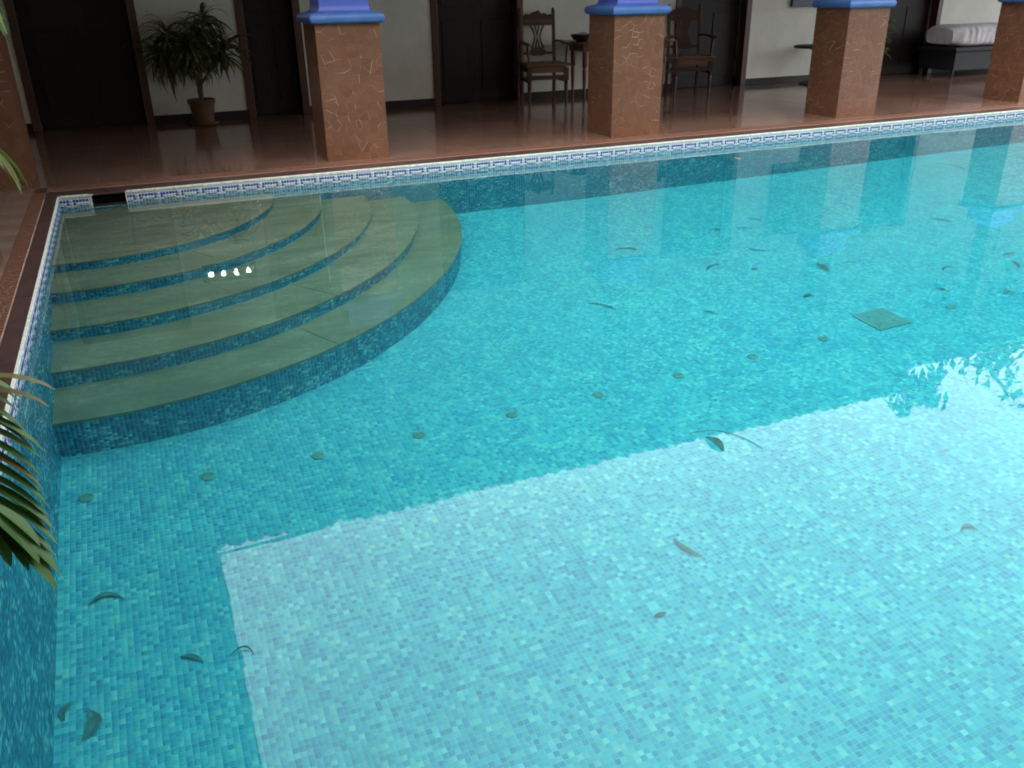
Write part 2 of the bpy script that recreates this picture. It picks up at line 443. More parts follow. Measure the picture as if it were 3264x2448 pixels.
def frieze_cells(ncol):
    pale, blue = [], []
    for i in range(ncol):
        m = (i-4) % 7
        for j in range(5):
            isb = (j == 1 and m < 6) or (j == 2 and m in (0, 5)) or (j == 3 and m in (1, 2, 3, 4)) or (j == 4 and m in (2, 3))
            (blue if isb else pale).append((i, j))
    return pale, blue
def zrow(j): return -.0195 - .0115*0 - j*PITCH - (0 if j else -.0035)
ts = PITCH*.5*.84
# far wall frieze
pale, blue = frieze_cells(int(12.9/PITCH))
ok = lambda i: not (SKX0-.012 < (i+.5)*PITCH < SKX1+.012)
pale = [q for q in pale if ok(q[0])]; blue = [q for q in blue if ok(q[0])]
def far_arr(cells, h):
    C = np.array([((i+.5)*PITCH, -.0013, zrow(j)) for i, j in cells]); n = len(C)
    C[:, 0] += rng.normal(0, .0005, n); C[:, 2] += rng.normal(0, .0005, n)
    sv = np.where(np.array([j for i, j in cells]) == 0, ts*.75, ts)[:, None]
    return C, np.tile([1., 0, 0], (n, 1)), np.tile([0., 0, 1], (n, 1)), np.tile([0., -1, 0], (n, 1)), sv
C, U, V, N, sv = far_arr(pale, 0); P, F = tile_arrays(C, U, V, N, ts, sv, .0012)
tag(new_obj('pale_tiles', np_mesh('pale_tiles', P, F, M_pale), far_wall), kind='stuff')
blue.sort(key=lambda q: (q[1] > 2, q[0]))
P, F = tile_arrays(np.zeros((1, 3)), np.array([[1., 0, 0]]), np.array([[0., 0, 1]]), np.array([[0., -1, 0]]), ts, ts, .0014)
btile = np_mesh('tile', P, F, M_bluetile)
for i, j in blue[:300]:
    new_obj('tile', btile, far_wall, ((i+.5)*PITCH+random.gauss(0, .0006), -.0013, zrow(j)+random.gauss(0, .0006)), (0, random.gauss(0, .03), 0))
C, U, V, N, sv = far_arr(blue[300:], 0); P, F = tile_arrays(C, U, V, N, ts, sv, .0014)
tag(new_obj('cobalt_tiles', np_mesh('cobalt_tiles', P, F, M_bluetile), far_wall), kind='stuff')
# left wall frieze
pale, blue = frieze_cells(int(6.2/PITCH))
for cells, nm, mt in ((pale, 'pale_tiles', M_pale), (blue, 'cobalt_tiles', M_bluetile)):
    C = np.array([(.0013, -(i+.5)*PITCH, zrow(j)) for i, j in cells]); n = len(C)
    sv = np.where(np.array([j for i, j in cells]) == 0, ts*.75, ts)[:, None]
    P, F = tile_arrays(C, np.tile([0., -1, 0], (n, 1)), np.tile([0., 0, 1], (n, 1)), np.tile([1., 0, 0], (n, 1)), ts, sv, .0013)
    F = F[:, ::-1]
    tag(new_obj(nm, np_mesh(nm, P, F, mt), left_wall), kind='stuff')
# mosaic pieces on the far wall below the frieze (nearest stretch) and on the left wall
r0 = int(math.ceil(-FZ/PITCH))
ii, jj = np.meshgrid(np.arange(0, int(5.2/PITCH)), np.arange(r0, 74), indexing='ij'); ii = ii.ravel(); jj = jj.ravel()
C = np.stack([(ii+.5)*PITCH, np.full(len(ii), -.0001), -(jj+.5)*PITCH], 1); n = len(C)
keep = ~((C[:, 0] > SKX0-.01) & (C[:, 0] < SKX1+.01) & (C[:, 2] > SKZ-.01)); C = C[keep]; n = len(C)
P, F = tile_arrays(C, np.tile([1., 0, 0], (n, 1)), np.tile([0., 0, 1], (n, 1)), np.tile([0., -1, 0], (n, 1)), hs_, hs_, .0004)
tag(new_obj('wall_mosaic', np_mesh('wall_mosaic', P, F, M_wall), far_wall), kind='stuff')
ii, jj = np.meshgrid(np.arange(0, int(5.4/PITCH)), np.arange(r0, 69), indexing='ij'); ii = ii.ravel(); jj = jj.ravel()
C = np.stack([np.full(len(ii), .0001), -(ii+.5)*PITCH, -(jj+.5)*PITCH], 1); n = len(C)
P, F = tile_arrays(C, np.tile([0., -1, 0], (n, 1)), np.tile([0., 0, 1], (n, 1)), np.tile([1., 0, 0], (n, 1)), hs_, hs_, .0004)
tag(new_obj('wall_mosaic', np_mesh('wall_mosaic', P, F[:, ::-1], M_lwall), left_wall), kind='stuff')
# ragged mortar line under the coping
def mortar(parent, horiz, a0, a1, step=.03):
    mb = MB(); n = int((a1-a0)/step); prev = None
    for k in range(n+1):
        a = a0 + k*step; lo = -.0085 - abs(random.gauss(0, .0028)); out_ = .0032 + abs(random.gauss(0, .0015))
        if horiz: ring = [(a, -.0005, lo), (a, -out_, lo+.001), (a, -out_, .0005), (a, .006, .0016)]
        else: ring = [(.0005, a, lo), (out_, a, lo+.001), (out_, a, .0005), (-.006, a, .0016)]
        b = len(mb.v); mb.v += ring
        if prev is not None:
            for q in range(3):
                f = (prev+q, b+q, b+q+1, prev+q+1); mb.f.append(f[::-1] if horiz else f)
        prev = b
    mb.build('mortar_line', M_mortar, parent, True, 60)
mortar(far_wall, True, SKX1+.01, 13.5); mortar(far_wall, True, .01, SKX0-.005); mortar(left_wall, False, PY0, -.01)

# skimmer mouth
sk = empty('skimmer', ((SKX0+SKX1)/2, 0, SKZ)); tag(sk, 'dark rectangular skimmer mouth in the frieze above the top step', 'skimmer')
hw = (SKX1-SKX0)/2; mb = MB(); d = .3; zt = -.0115-SKZ
mb.add([(-hw, .001, 0), (hw, .001, 0), (hw, .001, zt), (-hw, .001, zt), (-hw, d, 0), (hw, d, 0), (hw, d, zt), (-hw, d, zt)],
       [(4, 5, 6, 7), (0, 1, 5, 4), (1, 2, 6, 5), (2, 3, 7, 6), (3, 0, 4, 7)])
mb.build('throat', M_hole, sk)
for a, b2 in ((-hw-.008, -hw), (hw, hw+.008)): MB().box(a, b2, -.004, .02, .01, zt+.002).build('rim', M_mortar, sk, bevel=.002)
mb = MB(); mb.tube([(-hw-.03, -.004, zt+.004), (-hw-.01, -.007, zt+.006), (-hw+.016, -.005, zt+.003)], [.003, .0055, .003], 6)
mb.build('mortar_blob', M_mortar, sk, True)

# ---- round steps
steps = empty('pool_steps', (0, 0, 0)); tag(steps, kind='structure')
def arc_pts(r_, ex, n=64, t0=None):
    """points of the arc from the left wall (x=0) to the far wall (y=0)"""
    a0 = math.acos(max(-1, min(1, (0-AX)/(ex*r_)))); a1 = math.asin((0-AY)/r_)
    # angle measured so that x = AX+ex r cos, y = AY + r sin; left wall end: angle in (-pi..-pi/2)
    s0 = -a0; s1 = a1
    return [(AX+ex*r_*math.cos(s0+(s1-s0)*k/n), AY+r_*math.sin(s0+(s1-s0)*k/n)) for k in range(n+1)]
for k in range(5):
    rO = RS[k]; zt = ZS[k]; zb = ZS[k+1] if k < 4 else zf(2)-.12
    # core + riser
    pts = arc_pts(rO-.012, EX)
    mb = MB(); mb.prism([(0, 0)] + pts, lambda u, v, tt: (u, v, zb-.03 + tt*(zt-.026-zb+.03)))
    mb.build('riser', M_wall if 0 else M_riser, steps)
    me = steps.children[-1].data; l = me.uv_layers.new(name='mosaic')
    arc = [0]; 
    for q in range(1, len(pts)): arc.append(arc[-1]+math.dist(pts[q], pts[q-1]))
    tot = len(pts)+1
    for li, lp in enumerate(me.loops):
        vi = lp.vertex_index; h = vi >= tot; vi2 = vi % tot
        l.data[li].uv = (arc[vi2-1] if vi2 else 0, me.vertices[vi].co.z)
    # riser tiles
    L = arc[-1]; nu = int(L/PITCH); rows = int(((zt-.026)-zb)/PITCH)
    Cs, Us, uvs = [], [], []
    arcn = np.array(arc); px = np.array([p[0] for p in pts]); py = np.array([p[1] for p in pts])
    uu = (np.arange(nu)+.5)*PITCH
    cxx = np.interp(uu, arcn, px); cyy = np.interp(uu, arcn, py)
    e = 1e-3; dx = np.interp(uu+e, arcn, px)-np.interp(uu-e, arcn, px); dy = np.interp(uu+e, arcn, py)-np.interp(uu-e, arcn, py)
    ln = np.hypot(dx, dy); dx /= ln; dy /= ln
    top = math.floor((zt-.026)/PITCH)
    for j in range(rows):
        zc = (top-j-.5)*PITCH
        C = np.stack([cxx+dy*.0002, cyy-dx*.0002, np.full(nu, zc)], 1)
        Cs.append(C); Us.append(np.stack([dx, dy, np.zeros(nu)], 1)); uvs.append(np.stack([uu, np.full(nu, zc)], 1))
    C = np.concatenate(Cs); U = np.concatenate(Us); n = len(C)
    N = np.stack([U[:, 1], -U[:, 0], np.zeros(n)], 1); V = np.tile([0., 0, 1], (n, 1))
    P, F = tile_arrays(C, U, V, N, hs_, hs_, .0007)
    uv = np.repeat(np.concatenate(uvs), 8, axis=0)
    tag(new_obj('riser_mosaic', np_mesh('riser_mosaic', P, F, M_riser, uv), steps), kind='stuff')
    # slate treads cut into slabs
    outer = arc_pts(rO, EX, 72)
    if k == 0:
        cuts = [.0, .30, .62, 1.0]
        inner = [(0.0, 0.0)]*len(outer)
        # three slabs meeting along straight joints from the corner walls
        jx = [0, .42, 1.02]
        xcut = [0, .46, 1.12, 9]
        for q in range(3):
            a, bb = xcut[q]-.0008*(q>0), xcut[q+1]
            seg = [p for p in outer if a+.0015 < p[0] < bb-.0015]
            if not seg: continue
            def yat(x):
                best = [p for p in outer if p[1] < 0]
                pr = None
                for p0, p1 in zip(best, best[1:]):
                    if (p0[0]-x)*(p1[0]-x) <= 0 and p1[0] != p0[0]:
                        return p0[1]+(p1[1]-p0[1])*(x-p0[0])/(p1[0]-p0[0])
                return best[0][1]
            poly = [(a+.0015, .0), ] 
            if q == 0: poly = [(0, 0)] + [outer[0]] + seg[0:] 
            else: poly = [(a+.0015, 0), (a+.0015, yat(a))] + seg
            if q < 2: poly += [(bb-.0015, yat(bb)), (bb-.0015, 0)]
            else:
                poly += [outer[-1]]
            mb = MB(); mb.prism(poly, lambda u, v, tt: (u, v, zt-.026+tt*.026))
            mb.build('slab', M_slate, steps)
    else:
        inner = arc_pts(RS[k-1]-.03, EX, 72)
        cutfr = {1: [0, .37, .80, 1], 2: [0, .30, .66, 1], 3: [0, .42, .83, 1], 4: [0, .34, .70, 1]}[k]
        for q in range(len(cutfr)-1):
            a, bb = int(cutfr[q]*72), int(cutfr[q+1]*72)
            po = outer[a:bb+1]; pi_ = inner[a:bb+1]
            g = .0022
            def sh(p, q2, amt):
                d = math.dist(p, q2); return (p[0]+(q2[0]-p[0])*amt/d, p[1]+(q2[1]-p[1])*amt/d)
            if q > 0: po = [sh(po[0], po[1], g)] + po[1:]; pi_ = [sh(pi_[0], pi_[1], g)] + pi_[1:]
            if q < len(cutfr)-2: po = po[:-1] + [sh(po[-1], po[-2], g)]; pi_ = pi_[:-1] + [sh(pi_[-1], pi_[-2], g)]
            mb = MB(); mb.prism(po + pi_[::-1], lambda u, v, tt: (u, v, zt-.026+tt*.026))
            mb.build('slab', M_slate, steps)

# ---- water body
mb = MB(); mb.box(-.02, PX1+.02, PY0-.02, .02, -2.45, ZW)
tag(mb.build('water', M_water), kind='structure')

# ---- coping and strips
def coping(name, horiz):
    root = empty(name, (0, 0, 0)); tag(root, kind='structure')
    if horiz:
        x = -.09
        while x < 14.2:
            l = random.choice((.9, 1.2)); mb = MB(); mb.box(x+.0012, x+l-.0012, 0.001, .205, -.011, 0)
            mb.build('slab', M_coping, root, bevel=.002); x += l
        mb = MB(); mb.box(-.09, 14.3, .2065, .2185, -.010, -.0005); mb.build('joint_line', M_strip_grout, root)
    else:
        y = .0
        while y > -7.5:
            l = random.choice((.75, .9)); mb = MB(); mb.box(-.084, -.001, y-l+.0012, y-.0012, -.058, 0)
            mb.build('slab', M_coping, root, bevel=.002); y -= l
        mb = MB(); mb.box(-.091, -.0852, -7.5, .0, -.058, -.0005); mb.build('joint_line', M_strip_grout, root)
    return root
coping('far_coping', True); coping('side_coping', False)

def vor_cells(W, H, nxc, nyc, seed, gapfn, jit=.42):
    rr = random.Random(seed); pts = {}
    for i in range(-1, nxc+1):
        for j in range(-1, nyc+1):
            pts[i, j] = ((i+.5+rr.uniform(-jit, jit))*W/nxc, (j+.5+rr.uniform(-jit, jit))*H/nyc)
    cells = []
    for i in range(nxc):
        for j in range(nyc):
            p = pts[i, j]; poly = [(0.0008, 0.0008), (W-.0008, 0.0008), (W-.0008, H-.0008), (.0008, H-.0008)]
            for di in (-2, -1, 0, 1, 2):
                for dj in (-2, -1, 0, 1, 2):
                    if (di, dj) == (0, 0) or (i+di, j+dj) not in pts: continue
                    q = pts[i+di, j+dj]
                    if not (0 <= i+di < nxc and 0 <= j+dj < nyc): continue
                    nx_, ny_ = q[0]-p[0], q[1]-p[1]; ln = math.hypot(nx_, ny_)
                    if ln < 1e-6: continue
                    nx_ /= ln; ny_ /= ln
                    hh = hash((min((i, j), (i+di, j+dj)), max((i, j), (i+di, j+dj)), seed)) % 1000 / 1000
                    c = nx_*(p[0]+q[0])/2 + ny_*(p[1]+q[1])/2 - gapfn(hh)
                    new = []
                    for a, b in zip(poly, poly[1:]+poly[:1]):
                        da = nx_*a[0]+ny_*a[1]-c; db = nx_*b[0]+ny_*b[1]-c
                        if da <= 0: new.append(a)
                        if da*db < 0:
                            tt = da/(da-db); new.append((a[0]+(b[0]-a[0])*tt, a[1]+(b[1]-a[1])*tt))
                    poly = new
                    if len(poly) < 3: break
                if len(poly) < 3: break
            if len(poly) >= 3:
                cl = []
                for a in poly:
                    if not cl or math.dist(a, cl[-1]) > 2e-4: cl.append(a)
                if len(cl) > 2 and math.dist(cl[0], cl[-1]) < 2e-4: cl.pop()
                if len(cl) >= 3: cells.append(cl)
    return cells

# broken-tile strips (too many small chips to pick apart: one joined part per strip)
def strip(name, ox, oy, W, H, nxc, nyc, seed, swap=False):
    mb = MB()
    for c in vor_cells(W, H, nxc, nyc, seed, lambda h: .0010+.0016*h):
        if swap: mb.prism([(v, u) for u, v in c][::-1], lambda u, v, tt: (ox+u, oy+v, -.004+tt*.0045))
        else: mb.prism(c, lambda u, v, tt: (ox+u, oy+v, -.004+tt*.0045))
    base = MB(); 
    if swap: base.box(ox, ox+H, oy, oy+W, -.058, -.0015)
    else: base.box(ox, ox+W, oy, oy+H, -.058, -.0015)
    root = base.build(name, M_strip_grout); tag(root, kind='structure')
    tag(mb.build('mosaic_chips', M_strip, root), kind='stuff')
strip('far_strip', -.09, .2185, 13.5, .175, 300, 5, 11)
strip('side_strip', -.172, -6.9, 7.1, .081, 170, 3, 12, True)

# ---- veranda floor and side deck
FT = .305
vf = MB().box(-4, 17, .3945, 4.0, -.058, -.004).build('veranda_floor', M_joint); tag(vf, kind='structure')
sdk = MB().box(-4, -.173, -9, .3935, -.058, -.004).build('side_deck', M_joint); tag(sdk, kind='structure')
def floor_tiles(parent, x0, x1, y0, y1, key, vismask, mat):
    tl = []
    nxx = int(math.ceil((x1-x0)/FT)); nyy = int(math.ceil((y1-y0)/FT))
    for i in range(nxx):
        for j in range(nyy):
            a, b2 = x0+i*FT, min(x0+(i+1)*FT, x1); c, d = y0+j*FT, min(y0+(j+1)*FT, y1)
            if b2-a < .02 or d-c < .02: continue
            tl.append((a, b2, c, d))
    tl.sort(key=lambda q: (not vismask(q), key(q)))
    full = MB().box(-FT/2+.0009, FT/2-.0009, -FT/2+.0009, FT/2-.0009, -.004, 0).mesh('floor_tile', mat)
    restm = MB()
    for q in tl[:300]:
        a, b2, c, d = q
        if not vismask(q): restm.box(a+.0009, b2-.0009, c+.0009, d-.0009, -.004, 0); continue
        dz = random.uniform(-.0006, .0006); rot = (random.gauss(0, .0011), random.gauss(0, .0011), 0)
        if abs(b2-a-FT) < 1e-6 and abs(d-c-FT) < 1e-6:
            new_obj('floor_tile', full, parent, ((a+b2)/2, (c+d)/2, dz), rot)
        else:
            me = MB().box(-(b2-a)/2+.0009, (b2-a)/2-.0009, -(d-c)/2+.0009, (d-c)/2-.0009, -.004, 0).mesh('floor_tile', mat)
            new_obj('floor_tile', me, parent, ((a+b2)/2, (c+d)/2, dz), rot)
    for a, b2, c, d in tl[300:]: restm.box(a+.0009, b2-.0009, c+.0009, d-.0009, -.004, 0)
    if restm.v: tag(restm.build('paving', mat, parent), kind='stuff')
dk = lambda q: math.hypot((q[0]+q[1])/2-CAM.x, (q[2]+q[3])/2-CAM.y)
floor_tiles(vf, -4, 17, .396, 3.67, dk, lambda q: q[1] > -.75 and q[0] < 12.9, M_oxide)
floor_tiles(sdk, -4, -.174, -9, .392, dk, lambda q: q[1] > -.45 and q[3] > -3.2, M_sidefloor)

# ------------------------------------------------------------------ buildings
YB = 3.675
bld = empty('courtyard_house', (6, YB, 0)); tag(bld, 'long white courtyard house with dark doors and tiled veranda roof beyond the pool', 'house')
def L(v): return (v[0]-6, v[1]-YB, v[2])
walls = [(-4.0, -.39), (.81, 1.81), (2.51, 4.03), (5.22, 7.415), (8.63, 10.85), (12.13, 17.0)]
TOPZ = 3.96; SK = .085
for a, b in walls:
    wl = MB().box(a-6, b-6, 0, .28, SK, TOPZ).build('wall', M_wallpaint, bld)
    if a == .81:
        pass
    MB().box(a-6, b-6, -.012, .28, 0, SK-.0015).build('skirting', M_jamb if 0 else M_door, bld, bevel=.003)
openings = [(-.39, .81), (1.81, 2.51), (4.03, 5.22), (7.415, 8.63), (10.85, 12.13)]
for a, b in openings:
    dr = empty('door', (0, 0, 0), parent=bld)
    jw = .085; dh = 2.15
    for x0, x1 in ((a, a+jw), (b-jw, b)):
        MB().box(x0+.001-6, x1-.001-6, -.018, .12, 0, dh).build('jamb', M_jamb, dr, bevel=.004)
    MB().box(a-6+.001, b-6-.001, -.018, .12, dh+.0015, dh+.1).build('lintel', M_jamb, dr)
    MB().box(a-6, b-6, .0, .28, dh+.103, TOPZ).build('wall', M_wallpaint, bld)
    MB().box(a-6-.1, b-6+.1, .281, .31, -.02, TOPZ).build('leak_board', M_door, dr)  # added board, stops light leaking in round the door leaves
    xi0, xi1 = a+jw, b-jw; mid = (xi0+xi1)/2
    for x0, x1 in ((xi0, mid), (mid, xi1)):
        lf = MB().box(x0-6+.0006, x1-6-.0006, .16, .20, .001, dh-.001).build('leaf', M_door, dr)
        pw = x1-x0
        mbp = MB()
        for z0, z1 in ((.15, .95), (1.1, 1.95)):
            mbp.box(x0-6+pw*.2, x1-6-pw*.2, .150, .1595, z0, z1)
        # panels are sub-parts of the door
        mbp.build('panel', M_door, dr, bevel=.004)
# four glowing shapes added above the dracaena to make white glints in the water
glint_panes = empty('window', (0, 0, 0), parent=bld)  # made-up window, stands in for an unknown bright source
VX0 = 1.085; 
for q in range(4):
    x0 = VX0 + q*.145
    ol = [[(0, .03), (.03, .0), (.075, .01), (.078, .07), (.05, .085), (.004, .075)], [(.01, .02), (.05, .0), (.07, .03), (.066, .09), (.02, .10), (.0, .07)],
          [(.0, .05), (.02, .045), (.03, .0), (.06, .01), (.055, .06), (.078, .115), (.02, .11)], [(.01, .03), (.03, .0), (.06, .02), (.072, .09), (.05, .10), (.0, .092)]][q]
    MB().prism([(x0-6+u, 1.55+v) for u, v in ((a_*.85+.006, b_*.82+.01) for a_, b_ in ol)], lambda u, v, tt: (u, -.006-.006*tt, v)).build('pane', M_glint, glint_panes)
MB().box(VX0-.05-6, VX0+.56-6, -.005, -.001, 1.49, 1.71).build('frame', M_jamb, glint_panes)
# blue window on the fourth wall
bw = empty('window', (0, 0, 0), parent=bld)
for x0, x1, z0, z1 in ((9.28, 10.5, 1.0, 1.09), (9.28, 10.5, 2.05, 2.13)):
    MB().box(x0-6, x1-6, -.05, -.002, z0, z1).build('frame', M_navy, bw, bevel=.004)
for x0 in (9.28, 9.87, 10.43):
    MB().box(x0-6, x0+.07-6, -.045, -.002, 1.091, 2.049).build('frame', M_navy, bw)
for x0 in (9.351, 9.941):
    MB().box(x0-6, x0+.517-6, -.02, -.002, 1.091, 2.049).build('pane', M_hole, bw)
# roof
RK = .337
def zr(y): return 2.6 + (y+.55)*RK
poly = [(.55, -.55), (8.08, -.55), (8.08, .30), (17, .30), (17, 4.1), (-4.1, 4.1)]
mb = MB(); mb.prism([(x-6, y-YB) for x, y in poly], lambda u, v, tt: (u, v, zr(v+YB)-.05 + tt*.05))
rf = mb.build('roof', M_roofwood, bld)
def barrel(r_, l, n=7):
    m = MB(); vs = []
    for y in (0, l):
        for rad in (r_, r_-.014):
            for k in range(n+1):
                t = math.pi*k/n; vs.append((rad*math.cos(t), y, rad*math.sin(t)*.72))
    m.v = vs; w_ = n+1
    for k in range(n):
        m.f += [(k, k+1, 2*w_+k+1, 2*w_+k), (w_+k+1, w_+k, 3*w_+k, 3*w_+k+1), (k+1, k, w_+k, w_+k+1)]
    return m
tme = barrel(.079, .42).mesh('roof_tile', M_rooftile, True)
ang = math.atan(RK)
for k in range(int(7.5/.15)):
    x = .62+k*.15
    new_obj('roof_tile', tme, rf, (x-6, -.60-YB+random.gauss(0, .006), zr(-.60)+.012+random.gauss(0, .003)), (ang, 0, random.gauss(0, .015)))
for k in range(30):
    x = 8.16+k*.15
    new_obj('roof_tile', tme, rf, (x-6, .25-YB+random.gauss(0, .008), zr(.25)+.012+random.gauss(0, .003)), (ang, 0, random.gauss(0, .015)))

wing = empty('courtyard_wing', (-3.6, -4, 0)); tag(wing, 'side wing of the courtyard house whose tiled eave overhangs the left pool edge', 'house')
MB().box(-.3, 0, -6, 7.6, 0, 3.8).build('wall', M_wallpaint, wing)
mb = MB()
def zl(x): return 2.6 + (.55-x)*RK
mb.prism([(x+3.6, y+4) for x, y in [(.55, -10), (.549, -.552), (-4.1, 4.098), (-4.1, -10)]], lambda u, v, tt: (u, v, zl(u-3.6)-.05+tt*.05))
rf2 = mb.build('roof', M_roofwood, wing)
for k in range(60):
    y = -.68 - k*.15
    new_obj('roof_tile', tme, rf2, (.60+3.6+random.gauss(0, .006), y+4, zl(.60)+.012), (0, 0, math.pi/2+random.gauss(0, .015)))
    rf2.children[-1].rotation_euler = Euler((ang, 0, math.pi/2), 'XYZ')

# unseen two-storey wing added behind the camera to shade the veranda
shade_wing = empty('courtyard_wing', (6, -11, 0)); tag(shade_wing, 'unseen two storey wing added behind the viewer to shade the veranda', 'house')
MB().box(-12, 14, -6, 0, 0, 8.3).build('wall', M_redwall, shade_wing)
mb = MB(); mb.prism([(.9, 8.0), (-3, 9.6), (-7, 8.0)], lambda u, v, tt: (-13+28*tt, u, v)); mb.build('roof', M_roofwood, shade_wing)

# ------------------------------------------------------------------ pillars
def face_tiles(root, W, H, z0, fn, seed, nx_, nz_):
    for c in vor_cells(W, H, nx_, nz_, seed, lambda h: .0005+.0026*h**3, .5):
        cx_ = sum(p[0] for p in c)/len(c); cz_ = sum(p[1] for p in c)/len(c)
        tilt = random.gauss(0, .004), random.gauss(0, .004)
        mb = MB(); n = len(c)
        vs = [fn(u, v+z0, 0) for u, v in c] + [fn(u+(cx_-u)*.008, v+(cz_-v)*.008+z0, .0022+tilt[0]*(u-cx_)+tilt[1]*(v-cz_)) for u, v in c]
        mb.add(vs, [tuple(range(n, 2*n))] + [(i, (i+1) % n, n+(i+1) % n, n+i) for i in range(n)])
        mb.build('tile', M_brown_tile, root)
def ring_profile(prof, hw, hd):
    mb = MB(); vs = []
    for o, z in prof:
        r_ = .0
        for sx, sy in ((-1,-1),(1,-1),(1,1),(-1,1)): vs.append((sx*(hw+o), sy*(hd+o), z))
    n = len(prof)
    fs = [(i*4+k, i*4+(k+1) % 4, (i+1)*4+(k+1) % 4, (i+1)*4+k) for i in range(n-1) for k in range(4)]
    fs += [(3, 2, 1, 0), tuple((n-1)*4+k for k in range(4))]
    return mb.add(vs, fs)
def pillar(x0, y0, W, D, label, seed, faces='FL', H=1.062, group='broken-tile pillars along the veranda', top=2.80):
    root = empty('pillar', (x0+W/2, y0+D/2, 0)); tag(root, label, 'pillar', group)
    hw, hd = W/2-.004, D/2-.004
    MB().box(-hw, hw, -hd, hd, 0, H).build('shaft', M_crack, root)
    if 'F' in faces: face_tiles(root, W, H, 0, lambda u, v, h: (-W/2+u, -hd-h, v), seed, 8, 16)
    if 'L' in faces: face_tiles(root, D, H, 0, lambda u, v, h: (-hw-h, hd+.004-u, v), seed+50, 7, 16)
    if 'R' in faces: face_tiles(root, D, H, 0, lambda u, v, h: (hw+h, -hd-.004+u, v), seed+90, 7, 16)
    prof = [(0, H+.001), (.018, H+.001), (.030, H+.010), (.036, H+.024), (.038, H+.038), (.035, H+.054), (.026, H+.068), (.010, H+.076), (-.03, H+.082)]
    ring_profile(prof, W/2, D/2).build('capital', M_blue, root, True, 50, bevel=.008)
    prof = [(-.03, H+.083), (-.050, H+.092), (-.060, H+.112), (-.064, H+.14), (-.064, H+.27), (-.10, H+.29)]
    ring_profile(prof, W/2, D/2).build('upper_shaft', M_blue2, root, True, 40, bevel=.004)
    MB().box(-.10, .10, -.10, .10, H+.2905, top).build('post', M_roofwood, root, bevel=.01)
    return root
PXS, PSP, PW, PD, PY = 2.0225, 2.6848, .528, .49, .46
pl = ['broken-tile pillar with blue capital nearest the round pool steps',
      'broken-tile pillar with blue capital standing before the two carved armchairs',
      'broken-tile pillar with blue capital between the small side table and the leafy plant',
      'broken-tile pillar with blue capital beside the daybed at the right edge']
for k in range(4): pillar(PXS+k*PSP, PY, PW, PD, pl[k], 20+k)
pillar(-.195-.53, .60, .53, .49, 'broken-tile corner pillar at the left edge behind the palm fronds', 40, 'FR')
pillar(-.195-.53, -2.15, .53, .49, 'broken-tile pillar of the side wing beside the potted palm', 41, 'FR')

